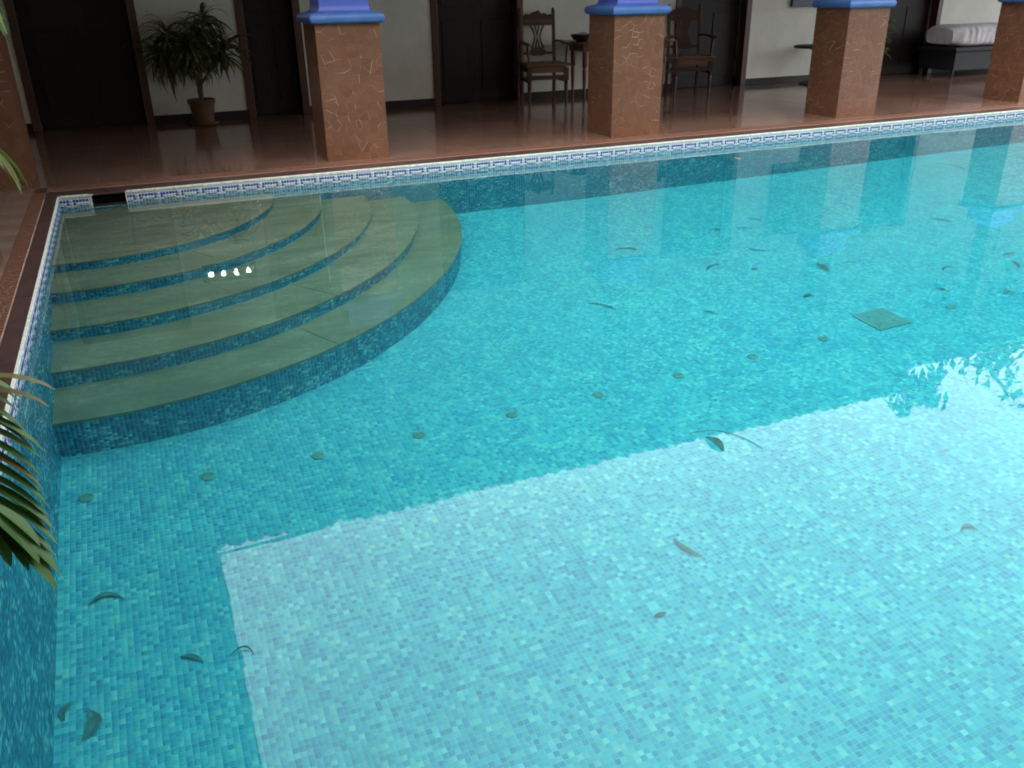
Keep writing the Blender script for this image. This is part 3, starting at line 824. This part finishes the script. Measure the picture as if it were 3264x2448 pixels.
# ------------------------------------------------------------------ furniture
def turned_leg(h=.44):
    return [(.010, 0), (.016, .01), (.019, .03), (.013, .05), (.016, .07), (.021, .14), (.024, .19), (.026, .22), (.018, .232), (.027, .245), (.018, .258), (.025, .275)]
def armchair(loc, rz, label, group):
    root = empty('armchair', loc, rz); tag(root, label, 'armchair', group)
    W, Dp = .46, .44                         # facing -Y, origin at the middle of the front edge on the floor
    sz = .445
    for sx in (-1, 1):
        x = sx*(W/2-.0)
        mb = MB(); mb.lathe(turned_leg(), 16, (x, 0, 0)); mb.box(x-.026, x+.026, -.026, .026, .275, sz-.03)
        mb.build('front_leg', M_chair, root, True, 40)
        xb = sx*(W/2-.02)
        mb = MB(); mb.beam((xb, Dp+.02, 0), (xb, Dp, .44), .036, .036); mb.beam((xb, Dp, .43), (xb*1.0, Dp+.07, 1.045), .038, .034)
        mb.lathe([(.012, 0), (.020, .012), (.014, .03)], 10, (xb, Dp+.073, 1.043))
        mb.build('back_leg', M_chair, root, bevel=.003)
        mb = MB(); mb.tube([(x, .01, sz-.01), (x+sx*.004, .015, .52), (x+sx*.012, .02, .60), (x+sx*.02, .02, .672)], [.017, .013, .017, .014], 10)
        mb.build('arm_support', M_chair, root, True)
        mb = MB()
        pts = [(xb, Dp+.01, .70), (x+sx*.012, .28, .705), (x+sx*.024, .12, .695), (x+sx*.028, 0, .690), (x+sx*.03, -.035, .676)]
        for a, b2 in zip(pts, pts[1:]): mb.beam(a, b2, .052, .024)
        mb.build('armrest', M_chair, root, bevel=.006)
        mb = MB().beam((x, .02, .27), (xb, Dp, .27), .02, .035); mb.build('stretcher', M_chair, root)
    mb = MB().beam((-W/2+.02, 0, .31), (W/2-.02, 0, .31), .028, .05); mb.build('stretcher', M_chair, root)
    mb = MB().beam((-W/2+.03, Dp+.01, .27), (W/2-.03, Dp+.01, .27), .02, .03); mb.build('stretcher', M_chair, root)
    mb = MB(); mb.prism([(-W/2-.05, -.035), (W/2+.05, -.035), (W/2+.03, Dp+.01), (-W/2-.03, Dp+.01)], lambda u, v, tt: (u, v, sz-.008+tt*.03))
    mb.build('seat', M_seat, root, bevel=.008)
    mb = MB(); mb.beam((-W/2+.027, -.0, sz-.045), (W/2-.027, -.0, sz-.045), .03, .07)
    mb.beam((-W/2, .03, sz-.045), (-W/2+.02, Dp-.02, sz-.045), .03, .06); mb.beam((W/2, .03, sz-.045), (W/2-.02, Dp-.02, sz-.045), .03, .06)
    mb.build('seat_rail', M_seat, root)
    def by(z): return Dp + .07*(z-.43)/.615
    hw = W/2-.04
    # carved crest
    top = []
    n = 30
    for k in range(n+1):
        u = -1+2*k/n
        z = .985 + .035*(1-abs(u))**.6 + .010*math.sin(u*math.pi*5)*(1-abs(u)*.3) + (.018 if abs(u) < .22 else 0)
        top.append((u*hw, z))
    ol = [(-hw, .935), (hw, .935)] + top[::-1]
    MB().prism(ol, lambda u, v, tt: (u, by(v)-.012+tt*.024, v)).build('crest_rail', M_chair, root)
    MB().prism([(-hw, .875), (hw, .875), (hw, .915), (-hw, .915)], lambda u, v, tt: (u, by(v)-.01+tt*.02, v)).build('back_rail', M_chair, root)
    pn = MB().prism([(-hw, .9165), (hw, .9165), (hw, .9335), (-hw, .9335)], lambda u, v, tt: (u, by(v)-.004+tt*.008, v)); pn.build('back_panel', M_chair, root)
    lo = [(-hw, .545), (-.10, .545), (-.06, .53), (.06, .53), (.10, .545), (hw, .545), (hw, .57), (.11, .575), (.085, .60), (.06, .625), (-.06, .625), (-.085, .60), (-.11, .575), (-hw, .57)]
    MB().prism(lo, lambda u, v, tt: (u, by(v)-.01+tt*.02, v)).build('back_rail', M_chair, root)
    # pierced splat: lyre-like slats
    def slat(f, wd):
        m = MB(); N_ = 14; left = []; right = []
        for k in range(N_+1):
            v = k/N_; z = .62 + v*.258; c_ = f(v); ww = wd*(.75+.5*abs(2*v-1)); left.append((c_-ww/2, z)); right.append((c_+ww/2, z))
        for k in range(N_):
            m.prism([left[k], right[k], right[k+1], left[k+1]], lambda u, vv, tt: (u, by(vv)-.006+tt*.012, vv))
        m.build('slat', M_chair, root)
    slat(lambda v: -.075 + .045*math.sin(v*math.pi)**1 - .01*v, .024)
    slat(lambda v: .075 - .045*math.sin(v*math.pi)**1 + .01*v, .024)
    slat(lambda v: -.012 - .012*math.cos(v*math.pi*2), .016)
    slat(lambda v: .012 + .012*math.cos(v*math.pi*2), .016)
    return root
armchair((5.28, 3.075, 0), R(-9), 'carved dark wooden armchair against the wall, left of the long table', 'carved wooden armchairs on the veranda')
armchair((7.36, 3.10, 0), R(-16), 'carved dark wooden armchair half behind a pillar, right of the long table', 'carved wooden armchairs on the veranda')

tb = empty('table', (6.40, 3.36, 0)); tag(tb, 'reddish brown wooden table between the two armchairs, mostly hidden by a pillar', 'table')
def rrect(hx, hy, r_, n=5):
    o = []
    for cx_, cy_, a0 in ((hx-r_, hy-r_, 0), (-hx+r_, hy-r_, 90), (-hx+r_, -hy+r_, 180), (hx-r_, -hy+r_, 270)):
        for k in range(n+1):
            a = R(a0+90*k/n); o.append((cx_+r_*math.cos(a), cy_+r_*math.sin(a)))
    return o
MB().prism(rrect(.72, .27, .13), lambda u, v, tt: (u, v, .655+tt*.035)).build('tabletop', M_table, tb, bevel=.006)
MB().box(-.60, .60, -.19, .19, .575, .653).build('apron', M_table, tb)
for sx in (-1, 1):
    for sy in (-1, 1):
        MB().lathe([(.014, 0), (.02, .03), (.016, .08), (.024, .25), (.027, .36), (.02, .38), (.03, .40), (.03, .573)], 14, (sx*.56, sy*.16, 0)).build('leg', M_table, tb, True, 40)
bo = empty('bowl', (5.84, 3.30, .6905)); tag(bo, 'dark shallow bowl resting on the left end of the reddish table', 'bowl')
MB().lathe([(.06, 0), (.075, .006), (.115, .035), (.135, .075), (.139, .08), (.128, .078), (.105, .042), (.06, .018)], 28).build('dish', M_bowl, bo, True, 50)
MB().prism(rrect(.07, .05, .02), lambda u, v, tt: (u*(1-.15*tt), v*(1-.15*tt), .03+tt*.062+.012*math.sin(u*40))).build('folded_napkin', M_paper, bo)

st = empty('side_table', (9.50, 3.32, 0)); tag(st, 'small round pedestal table by the white wall, half behind a pillar', 'side table')
MB().lathe([(.27, .478), (.285, .482), (.285, .505), (.27, .512)], 36).build('tabletop', M_dark, st, True, 40)
MB().lathe([(.17, 0), (.16, .02), (.05, .05), (.03, .10), (.036, .3), (.028, .44), (.10, .477)], 20).build('pedestal', M_dark, st, True, 40)

db = empty('daybed', (12.6, 3.25, 0)); tag(db, 'low dark wooden daybed between the last pillar and the white wall', 'daybed')
MB().box(-.86, 1.0, -.33, .33, .10, .36).build('base_panel', M_dark, db, bevel=.006)
MB().box(-.90, 1.04, -.36, .36, .361, .415).build('frame', M_dark, db, bevel=.008)
for sx in (-.83, .97):
    for sy in (-.29, .29): MB().lathe([(.02, 0), (.03, .04), (.024, .10)], 12, (sx, sy, 0)).build('leg', M_dark, db, True)
# soft cover
def soft_box(hx, hy, hz, nx_=64, ny_=14, folds=True):
    mb = MB(); vs = []; nxx, nt_ = nx_, 32
    for i in range(nxx+1):
        u = -1+2*i/nxx; env = (1-abs(u)**10)**.35 if abs(u) < 1 else 0.0
        env = max(env, .70)
        for k in range(nt_):
            t = 2*math.pi*k/nt_; c_, s_ = math.cos(t), math.sin(t)
            p = 5.0; rr_ = (abs(c_)**p + abs(s_)**p)**(-1/p)
            fold = 1 + (.030*math.sin(i*1.55+.8*math.sin(t*2)) + .022*math.sin(i*2.9+1.3))*(1 if folds else 0)
            vs.append((u*hx, c_*rr_*hy*env*fold, s_*rr_*hz*env*fold))
    fs = [(i*nt_+k, i*nt_+(k+1) % nt_, (i+1)*nt_+(k+1) % nt_, (i+1)*nt_+k) for i in range(nxx) for k in range(nt_)]
    fs += [tuple(range(nt_-1, -1, -1)), tuple(nxx*nt_+k for k in range(nt_))]
    return mb.add(vs, fs)
cu = soft_box(.90, .34, .145).build('cushion', M_cloth, None, True, 60); cu.location = (12.62, 3.25, .562)
tag(cu, 'thick pale cotton cushion lying on the dark daybed', 'cushion')

# ------------------------------------------------------------------ plants
def blade(l, wd, droop, n=7, fold=.25, twist=0, taper=.75):
    """narrow leaf along +X, drooping to -Z, as a folded strip"""
    mb = MB(); prev = None
    x = z = 0; a = 0
    for k in range(n+1):
        s = k/n; ww = wd*(math.sin(math.pi*min(1, .12+.88*s)**taper))+.0006
        if k == n: ww = .0008
        row = [(x, -ww/2, z+ww*fold), (x, 0, z), (x, ww/2, z+ww*fold)]
        b = len(mb.v); mb.v += row
        if prev is not None: mb.f += [(prev, b, b+1, prev+1), (prev+1, b+1, b+2, prev+2)]
        prev = b; a += droop/n*(.4+1.2*s); x += l/n*math.cos(a); z -= l/n*math.sin(a)
    return mb
dr = empty('dracaena', (1.30, 3.36, 0)); tag(dr, 'bushy long-leaved dracaena in a terracotta pot against the white wall', 'potted plant')
MB().lathe([(.105, .022), (.118, .12), (.132, .215), (.142, .22), (.145, .262), (.133, .266), (.126, .25), (.124, .235)], 28).build('pot', M_terracotta, dr, True, 40)
MB().lathe([(.13, 0), (.152, .012), (.156, .03), (.146, .031), (.12, .018)], 28).build('saucer', M_terracotta, dr, True, 40)
MB().lathe([(.001, .235), (.122, .236), (.10, .246), (.02, .252)], 16).build('soil', M_soil, dr)
stems = [((0, 0, .24), (.02, -.02, .45), (.0, -.08, .65), (.03, -.14, .95)), ((.0, 0, .24), (.01, -.01, .42), (-.05, -.02, .62), (-.24, -.04, .92)), ((.01, 0, .24), (.02, 0, .45), (.10, .0, .75), (.14, .02, 1.06)),
         ((0, .01, .24), (.03, .0, .42), (.2, -.04, .62), (.31, -.05, .80)), ((0, -.01, .24), (-.01, -.02, .40), (-.04, -.12, .6), (-.08, -.20, .84)),
         ((0, 0, .24), (.0, 0, .45), (-.16, -.03, .58), (-.34, -.02, .72))]
heads = []
for s in stems:
    MB().tube(s, [.020, .016, .012, .009], 8).build('stem', M_bark, dr, True)
    a, b2 = Vector(s[-2]), Vector(s[-1])
    heads.append(b2); heads.append(a.lerp(b2, .45))
lm = [blade(random.uniform(.32, .44), random.uniform(.026, .040), random.uniform(1.5, 2.5)).mesh('leaf', M_drac) for _ in range(8)]
lm2 = [blade(random.uniform(.28, .36), .024, random.uniform(1.5, 2.2)).mesh('leaf', M_drac2) for _ in range(2)]
rr = random.Random(5); cnt = 0
for hi, hd_ in enumerate(heads):
    for k in range(46):
        me = rr.choice(lm2) if rr.random() < .13 else rr.choice(lm)
        az = rr.uniform(0, 2*math.pi); el = rr.uniform(-.35, 1.15) if hi % 2 == 0 else rr.uniform(-.5, .6)
        o = new_obj('leaf', me, dr, hd_ + Vector((0, 0, rr.uniform(-.06, .03))), (rr.gauss(0, .3), -el, az))
        # keep clear of the wall
        tipy = hd_.y + .34*math.cos(el)*math.sin(az)
        s = rr.uniform(.75, 1.1)
        if tipy > .26: s *= max(.35, .26/max(tipy, .01))
        o.scale = (s, s, s)

cr = empty('croton', (9.74, 2.62, 0)); tag(cr, 'leafy potted shrub with star-like leaf tufts peeping out beside a pillar', 'potted plant')
MB().lathe([(.09, .0), (.10, .10), (.118, .2), (.125, .205), (.125, .235), (.113, .237), (.108, .215)], 24).build('pot', M_terracotta, cr, True, 40)
MB().lathe([(.001, .21), (.108, .212), (.02, .222)], 16).build('soil', M_soil, cr)
cl = [blade(.12, .034, .9, 5).mesh('leaf', M_croton) for _ in range(3)]
for k, (hx, hy, hz) in enumerate([(.33, .0, .80), (.39, -.02, .70), (.36, .05, .60), (.30, -.05, .44), (.28, .0, .30), (.1, .1, .86), (-.1, 0, .75), (.05, -.1, .6), (.28, .1, .92)]):
    MB().tube([(0, 0, .21), (hx*.35, hy*.4, hz*.62), (hx, hy, hz)], [.010, .008, .004], 6).build('stem', M_bark, cr, True)
    for q in range(10):
        new_obj('leaf', rr.choice(cl), cr, (hx, hy, hz+rr.uniform(-.03, .02)), (rr.gauss(0, .3), rr.uniform(-1.0, .4), rr.uniform(0, 6.28))).scale = [rr.uniform(.7, 1.1)]*3

# palm with arching fronds at the left edge of the pool
pm = empty('palm', (-.56, -3.75, 0)); tag(pm, 'areca palm whose fronds arch over the left pool edge from outside the frame', 'palm')
PO = Vector((-.56, -3.75, 0))
MB().lathe([(.15, .0), (.17, .16), (.20, .33), (.215, .335), (.215, .375), (.198, .378), (.19, .35)], 28).build('pot', M_terracotta, pm, True, 40)
MB().lathe([(.001, .345), (.19, .347), (.03, .36)], 16).build('soil', M_soil, pm)
for k, (sx, sy) in enumerate(((0, 0), (.06, .05), (-.05, .06), (.03, -.07))):
    MB().tube([(sx, sy, .34), (sx*1.2, sy*1.2, .55), (sx*1.5, sy*1.5, .85)], [.022, .018, .015], 8).build('cane', M_rachis, pm, True)
def bez(ps, n):
    ps = [Vector(p) for p in ps]; o = []
    for k in range(n+1):
        t = k/n; q = ps[:]
        while len(q) > 1: q = [a.lerp(b, t) for a, b in zip(q, q[1:])]
        o.append(q[0])
    return o
def leaflet(root, d, side, l, wd, droop, mat, n=6):
    """curved strip leaving root along d, drooping with gravity"""
    mb = MB(); p = Vector(root); d = Vector(d).normalized(); prev = None
    for k in range(n+1):
        s = k/n; ww = wd*(math.sin(math.pi*(.15+.80*s))**.7); ww = max(ww, .0008) if k < n else .0006
        x = d.cross(Vector((0, 0, 1)))
        if x.length < .05: x = side.copy()
        x.normalize(); nn = x.cross(d)
        b = len(mb.v); mb.v += [tuple(p - x*ww/2 + nn*ww*.22), tuple(p), tuple(p + x*ww/2 + nn*ww*.22)]
        if prev is not None: mb.f += [(prev, b, b+1, prev+1), (prev+1, b+1, b+2, prev+2)]
        prev = b; p = p + d*l/n; d = (d + Vector((0, 0, -1))*droop/n*(.5+s)).normalized()
    return mb
def frond(ctrl, nl, l0, droop, mat, wd=.016, fwd=.55, spread=1.0, t0=.28, both=True):
    pts = [p-PO for p in bez(ctrl, 40)]
    fr = MB().tube(pts, [.010*(1-.8*k/40)+.0015 for k in range(41)], 7).build('frond', M_rachis, pm, True)
    for k in range(nl):
        t = t0 + (1-t0)*(k+.5)/nl; i = min(39, int(t*40)); p = pts[i]; tn = (pts[i+1]-pts[i]).normalized()
        sd_ = tn.cross(Vector((0, 0, 1)))
        if sd_.length < .1: sd_ = Vector((0, -1, 0))
        sd_.normalize()
        ll = l0*(.55+.45*math.sin(math.pi*min(1, .25+.75*(1-t))))*random.uniform(.9, 1.1)
        for s in ((-1, 1) if both else (1,)):
            d = tn*(fwd+.5*t) + sd_*s*spread*(1-.45*t) + Vector((0, 0, .25-.2*t))
            m_ = M_palmdry if random.random() < .05 else mat
            leaflet(p, d, sd_, ll, wd*random.uniform(.85, 1.15), droop*random.uniform(.8, 1.25), m_).build('leaflet', m_, fr)
V_ = Vector
# the near frond bends down over the coping: long leaflets and a broad undivided tip
frond([PO+V_((.02, -.02, .8)), V_((-.35, -4.15, 1.0)), V_((-.05, -4.75, .85)), V_((.075, -4.84, .40)), V_((.085, -4.93, .22))], 34, .29, 1.15, M_palm, .038, .25, 1.0, .36)
nf = pm.children[-1]
for dx, l_, w_, dy in ((.05, .185, .060, .0), (.085, .17, .050, -.02), (.02, .17, .045, .015), (.11, .14, .035, .0), (.065, .19, .05, .02)):
    leaflet(V_((.085+dx*.45, -4.93+dy, .255))-PO, V_((.15+dx*4, -.12, -.75)), V_((0, -1, 0)), l_, w_, .9, M_palm, 7).build('leaflet', M_palm, nf)
for l_, z_, dr_ in ((.26, .50, 1.0), (.24, .47, 1.15)):
    leaflet(V_((.06, -4.80, z_))-PO, V_((.9, -.1, .25)), V_((0, -1, 0)), l_, .028, dr_*1.3, M_palmdry, 8).build('leaflet', M_palmdry, nf)
frond([PO+V_((.03, .0, .85)), V_((-.25, -3.9, 1.05)), V_((.0, -4.07, 1.10)), V_((.165, -4.07, .985)), V_((.222, -4.08, .885))], 34, .125, 1.7, M_palmyoung, .012, .5, .8, .45)
frond([PO+V_((.02, .03, .85)), V_((-.35, -3.8, 1.4)), V_((.0, -3.94, 1.5)), V_((.19, -3.94, 1.42)), V_((.25, -3.94, 1.30))], 30, .16, 1.2, M_palmyoung, .014, .6, .7, .4)
frond([PO+V_((-.02, .03, .85)), V_((-.7, -3.4, 1.5)), V_((-.9, -3.0, 1.5)), V_((-1.1, -2.8, 1.2))], 16, .25, 1.2, M_palm, .016)

# tree beyond the right end of the house (seen in the water)
tr = empty('tree', (15.5, 5.5, 0)); tr.scale = (1, 1, .90); tag(tr, 'leafy tree rising behind the right end of the house, mirrored in the water', 'tree')
MB().tube([(0, 0, -.06), (.05, -.1, 1.6), (-.1, -.5, 3.2), (-.4, -1.2, 4.6)], [.17, .14, .11, .06], 10).build('trunk', M_bark, tr, True)
limbs = [((-.05, -.4, 2.9), (-.8, -1.6, 4.3), (-1.6, -2.4, 5.0), (-2.2, -2.6, 4.7)), ((-.1, -.5, 3.2), (.1, -1.4, 4.4), (-.2, -2.4, 5.2)), ((-.1, -.5, 3.2), (.9, -.9, 4.6), (1.4, -1.8, 5.4)), ((-.4, -1.2, 4.6), (-.9, -1.9, 5.6), (-1.0, -2.6, 6.0))]
for l_ in limbs: MB().tube(l_, [.06, .045, .03, .015][:len(l_)], 7).build('limb', M_bark, tr, True)
cm = MB(); rt_ = random.Random(3)
clumps = []
for l_ in limbs:
    e_ = Vector(l_[-1]); m_ = Vector(l_[-2])
    for q in range(9):
        clumps.append(e_.lerp(m_, rt_.random()) + Vector((rt_.gauss(0, .35), rt_.gauss(0, .35), rt_.gauss(0, .28))))
for q in range(16): clumps.append(Vector((-2.3+rt_.gauss(0, .2), -2.55+rt_.gauss(0, .2), 4.0+rt_.uniform(-.4, .7))))
for c_ in clumps:
    for q in range(20):
        p = c_ + Vector((rt_.gauss(0, .15), rt_.gauss(0, .15), rt_.gauss(0, .18)))
        e_ = Euler((rt_.uniform(-1, 1), rt_.uniform(.2, 1.4), rt_.uniform(0, 6.28))); Mx = e_.to_matrix()
        l_, w_ = rt_.uniform(.22, .36), rt_.uniform(.07, .13)
        cm.add([p, p+Mx @ Vector((l_*.5, w_/2, 0)), p+Mx @ Vector((l_, 0, -.02)), p+Mx @ Vector((l_*.5, -w_/2, 0))], [(0, 1, 2, 3)])
cm.build('crown', M_crown, tr)

# creeper over the roof corner (seen in the water)
cp = empty('creeper', (8.35, .05, zr(.05))); tag(cp, 'trailing creeper growing over the corner of the tiled roof, mirrored in the water', 'creeper')
rc = random.Random(9); cm = MB()
for k in range(7):
    x0 = rc.uniform(-.2, .35); pts = bez([(x0, .25, -.02), (x0+.02, .0, .25), (x0+rc.uniform(-.1, .1), -.35, rc.uniform(.1, .35)), (x0+rc.uniform(-.1, .15), -.5, rc.uniform(-.1, .30))], 12)
    MB().tube(pts, .006, 5).build('stem', M_bark, cp, True)
    for p in pts[2:]:
        for q in range(5):
            e_ = Euler((rc.uniform(-1, 1), rc.uniform(.3, 1.5), rc.uniform(0, 6.28))).to_matrix(); l_ = rc.uniform(.10, .2)
            c_ = p + Vector((rc.gauss(0, .04), rc.gauss(0, .04), rc.gauss(0, .04)))
            cm.add([c_, c_+e_ @ Vector((l_*.5, l_*.2, 0)), c_+e_ @ Vector((l_, 0, -.01)), c_+e_ @ Vector((l_*.5, -l_*.2, 0))], [(0, 1, 2, 3)])
tag(cm.build('foliage', M_crown, cp), kind='stuff')

# sagging cable at the corner of the eaves (seen in the water)
mb = MB(); pts = bez([(.58, -.66, 2.66), (.9, -.76, 2.60), (1.2, -.72, 2.60), (1.52, -.60, 2.64)], 20)
mb.tube(pts, [.010+.012*(k/20)**2 for k in range(21)], 8)
coil = [(.62+.04*math.cos(t*.5), -.69+.05*math.sin(t*.5), 2.63+.004*t) for t in range(0, 26)]
mb.tube(coil, .004, 6); tag(mb.build('cable', M_cable, None, True), 'sagging cable with a coiled end strung under the corner of the tiled eaves', 'cable')

# ------------------------------------------------------------------ fittings on the pool floor
ordn = ['first', 'second', 'third', 'fourth', 'fifth', 'sixth', 'seventh', 'eighth', 'ninth', 'tenth', 'eleventh', 'twelfth']
inl = MB().lathe([(.031, 0), (.033, .004), (.031, .008), (.020, .010), (.018, .007), (.004, .007)], 20)
inlme = inl.mesh('floor_inlet', M_inlet, True)
for k in range(12):
    x = .105 + k*.503
    o = new_obj('floor_inlet', inlme, None, (x, -3.215, zf(x)+.001)); o.rotation_euler = (0, math.atan(.045), 0)
    tag(o, f'round greenish floor inlet, {ordn[k]} of the row counting from the left pool wall', 'inlet', 'round inlets in a row across the pool floor')
gd = empty('drain_cover', (4.625, -3.16, zf(4.625)+.002)); tag(gd, 'square greenish main drain cover set in the pool floor', 'drain')
MB().prism(rrect(.125, .125, .012), lambda u, v, tt: (u, v, -.045*u+tt*.010)).build('plate', M_grate, gd)
for sx in (-1, 1):
    for sy in (-1, 1): MB().lathe([(.008, .010), (.008, .0125), (.003, .013)], 10, (sx*.05, sy*.05, -.045*sx*.05)).build('screw', M_sunk, gd)

# ------------------------------------------------------------------ fallen leaves
def leaf_between(name, a, b, bend, wf, zfn, mat, label, cat='leaf', group='fallen leaves lying on the pool floor', lift=.006):
    a = Vector((a[0], a[1], 0)); b = Vector((b[0], b[1], 0)); d = b-a; l = d.length; d.normalize(); nrm = Vector((-d.y, d.x, 0))
    mb = MB(); n = 10; prev = None; c0 = (a+b)/2; z0 = zfn(c0.x)
    for k in range(n+1):
        s = k/n; off = bend*l*(1-(2*s-1)**2); p = a + d*l*s + nrm*off
        ww = l*wf*(math.sin(math.pi*min(1, max(0, .04+.93*s)))**.7)
        zz = zfn(p.x) + lift + .012*math.sin(s*3.1)*l/.15
        row = [p - nrm*ww/2 + Vector((0, 0, zz+ww*.12)), p + Vector((0, 0, zz)), p + nrm*ww/2 + Vector((0, 0, zz+ww*.12))]
        base = len(mb.v); mb.v += [tuple(Vector(q)-Vector((c0.x, c0.y, z0))) for q in row]
        if prev is not None: mb.f += [(prev, base, base+1, prev+1), (prev+1, base+1, base+2, prev+2)]
        prev = base
    o = mb.build(name, mat); o.location = (c0.x, c0.y, z0)
    m = o.modifiers.new('thickness', 'SOLIDIFY'); m.thickness = .0012
    return tag(o, label, cat, group)
LV = [
('thin dark arched leaf on the pool floor below the second pillar\'s reflection', (3.752,-1.358),(3.919,-1.457),.25,.12),
('thin wispy leaf curled like a hook, right of the arched leaf', (4.684,-1.717),(4.799,-1.844),-.35,.10),
('tiny narrow leaf crossing a blot-like leaf near the far pool wall', (4.682,-1.254),(4.785,-1.277),.10,.20),
('small dark blot-like leaf above the hooked wispy leaf', (4.700,-1.29),(4.776,-1.262),0,.5),
('small narrow leaf on the pool floor between two pillar reflections, topmost of its cluster', (5.125,-1.121),(5.189,-1.240),.15,.18),
('small straight leaf just right of the blot-like leaf', (4.886,-1.299),(5.007,-1.359),-.10,.14),
('slim diagonal leaf between the second and third pillar reflections', (4.133,-2.001),(4.302,-1.940),.15,.17),
('small oval leaf under the hooked wispy leaf', (4.424,-2.122),(4.493,-2.125),0,.5),
('broad dark oval leaf beyond the square drain cover', (4.912,-2.232),(4.886,-2.383),.05,.42),
('small arched leaf right of the broad oval leaf', (5.067,-2.321),(5.160,-2.359),.30,.24),
('slender leaf near the right edge under the third pillar\'s reflection', (6.434,-1.797),(6.512,-1.958),.10,.17),
('small curved leaf right of and beyond the square drain cover', (5.573,-2.743),(5.708,-2.733),.25,.2),
('thin leaf at the right edge, uppermost of a pair', (6.175,-2.714),(6.336,-2.710),.10,.14),
('thin leaf at the right edge, lower of a pair', (6.144,-2.809),(6.055,-2.944),.10,.2),
('small dark heart-shaped leaf left of the square drain cover', (4.428,-2.688),(4.511,-2.652),0,.5),
('long thin leaf on the open floor right of the bottom step', (3.100,-2.162),(3.221,-2.326),.08,.09),
('small leaf midway between the bottom step and the drain cover', (3.721,-2.571),(3.758,-2.650),.10,.22),
('long thin dark leaf furthest right close to the far wall', (8.065,-.427),(8.041,-.705),.10,.13),
('short dark leaf close to the far wall under the right-hand pillar reflection', (7.621,-.260),(7.808,-.287),.10,.13),
('small leaf on the floor right of the drain cover', (5.298,-2.945),(5.316,-3.028),.10,.3),
('long curved dark leaf under the bright sky reflection', (2.375,-4.353),(2.425,-4.492),-.12,.18),
('short arched leaf under the sky reflection near the right edge', (3.475,-4.834),(3.538,-4.867),.40,.4),
('small round leaf in the middle of the sky reflection', (2.072,-4.697),(2.128,-4.696),0,.42),
('dark crescent leaf on the floor by the left wall', (.105,-3.895),(.225,-3.889),.30,.24),
('dark crumpled leaf against the left wall in the bottom left corner, larger of two', (.085,-4.50),(.10,-4.385),-.25,.45),
('dark crumpled leaf against the left wall in the bottom left corner, smaller of two', (.030,-4.406),(.050,-4.336),.20,.4),
('small dull leaf between the sky reflection and the left wall', (.399,-4.247),(.471,-4.298),.10,.28),
]
for lab, a, b, bend, wf in LV: leaf_between('fallen_leaf', a, b, bend, wf*.8, zf, M_sunk, lab)
leaf_between('fallen_leaf', (1.262, -2.60), (1.337, -2.601), .2, .22, lambda x: -1.405-.045*x+.01, M_sunk, 'small dark leaf at the foot of the bottom step')
zw = lambda x: ZW
fl_ = 'leaves and scraps floating on the pool'
leaf_between('floating_leaf', (2.154, -4.806), (2.151, -4.910), .05, .30, zw, M_floatleaf, 'teal spindle-shaped leaf floating near the edge of the sky reflection', 'leaf', fl_, .0015)
leaf_between('floating_leaf', (5.30, -.58), (5.335, -.70), .1, .14, zw, M_orange, 'thin orange leaf floating close to the far wall', 'leaf', fl_, .0015)
leaf_between('petal', (.039, -3.339), (.056, -3.347), .1, .5, zw, M_petal, 'tiny white petal floating against the left wall', 'petal', fl_, .0015)
leaf_between('floating_leaf', (.564, -5.243), (.616, -5.262), .45, .10, zw, M_floatleaf, 'thin curled leaf floating at the left border of the sky reflection', 'leaf', fl_, .0015)
mb = MB(); mb.tube(bez([(2.12, -4.765, ZW+.002), (2.20, -4.76, ZW+.003), (2.27, -4.80, ZW+.003), (2.275, -4.95, ZW+.002)], 14), .0015, 5)
tag(mb.build('twig', M_sunk, None, True), 'thin arched twig floating beside the teal leaf', 'twig', fl_)
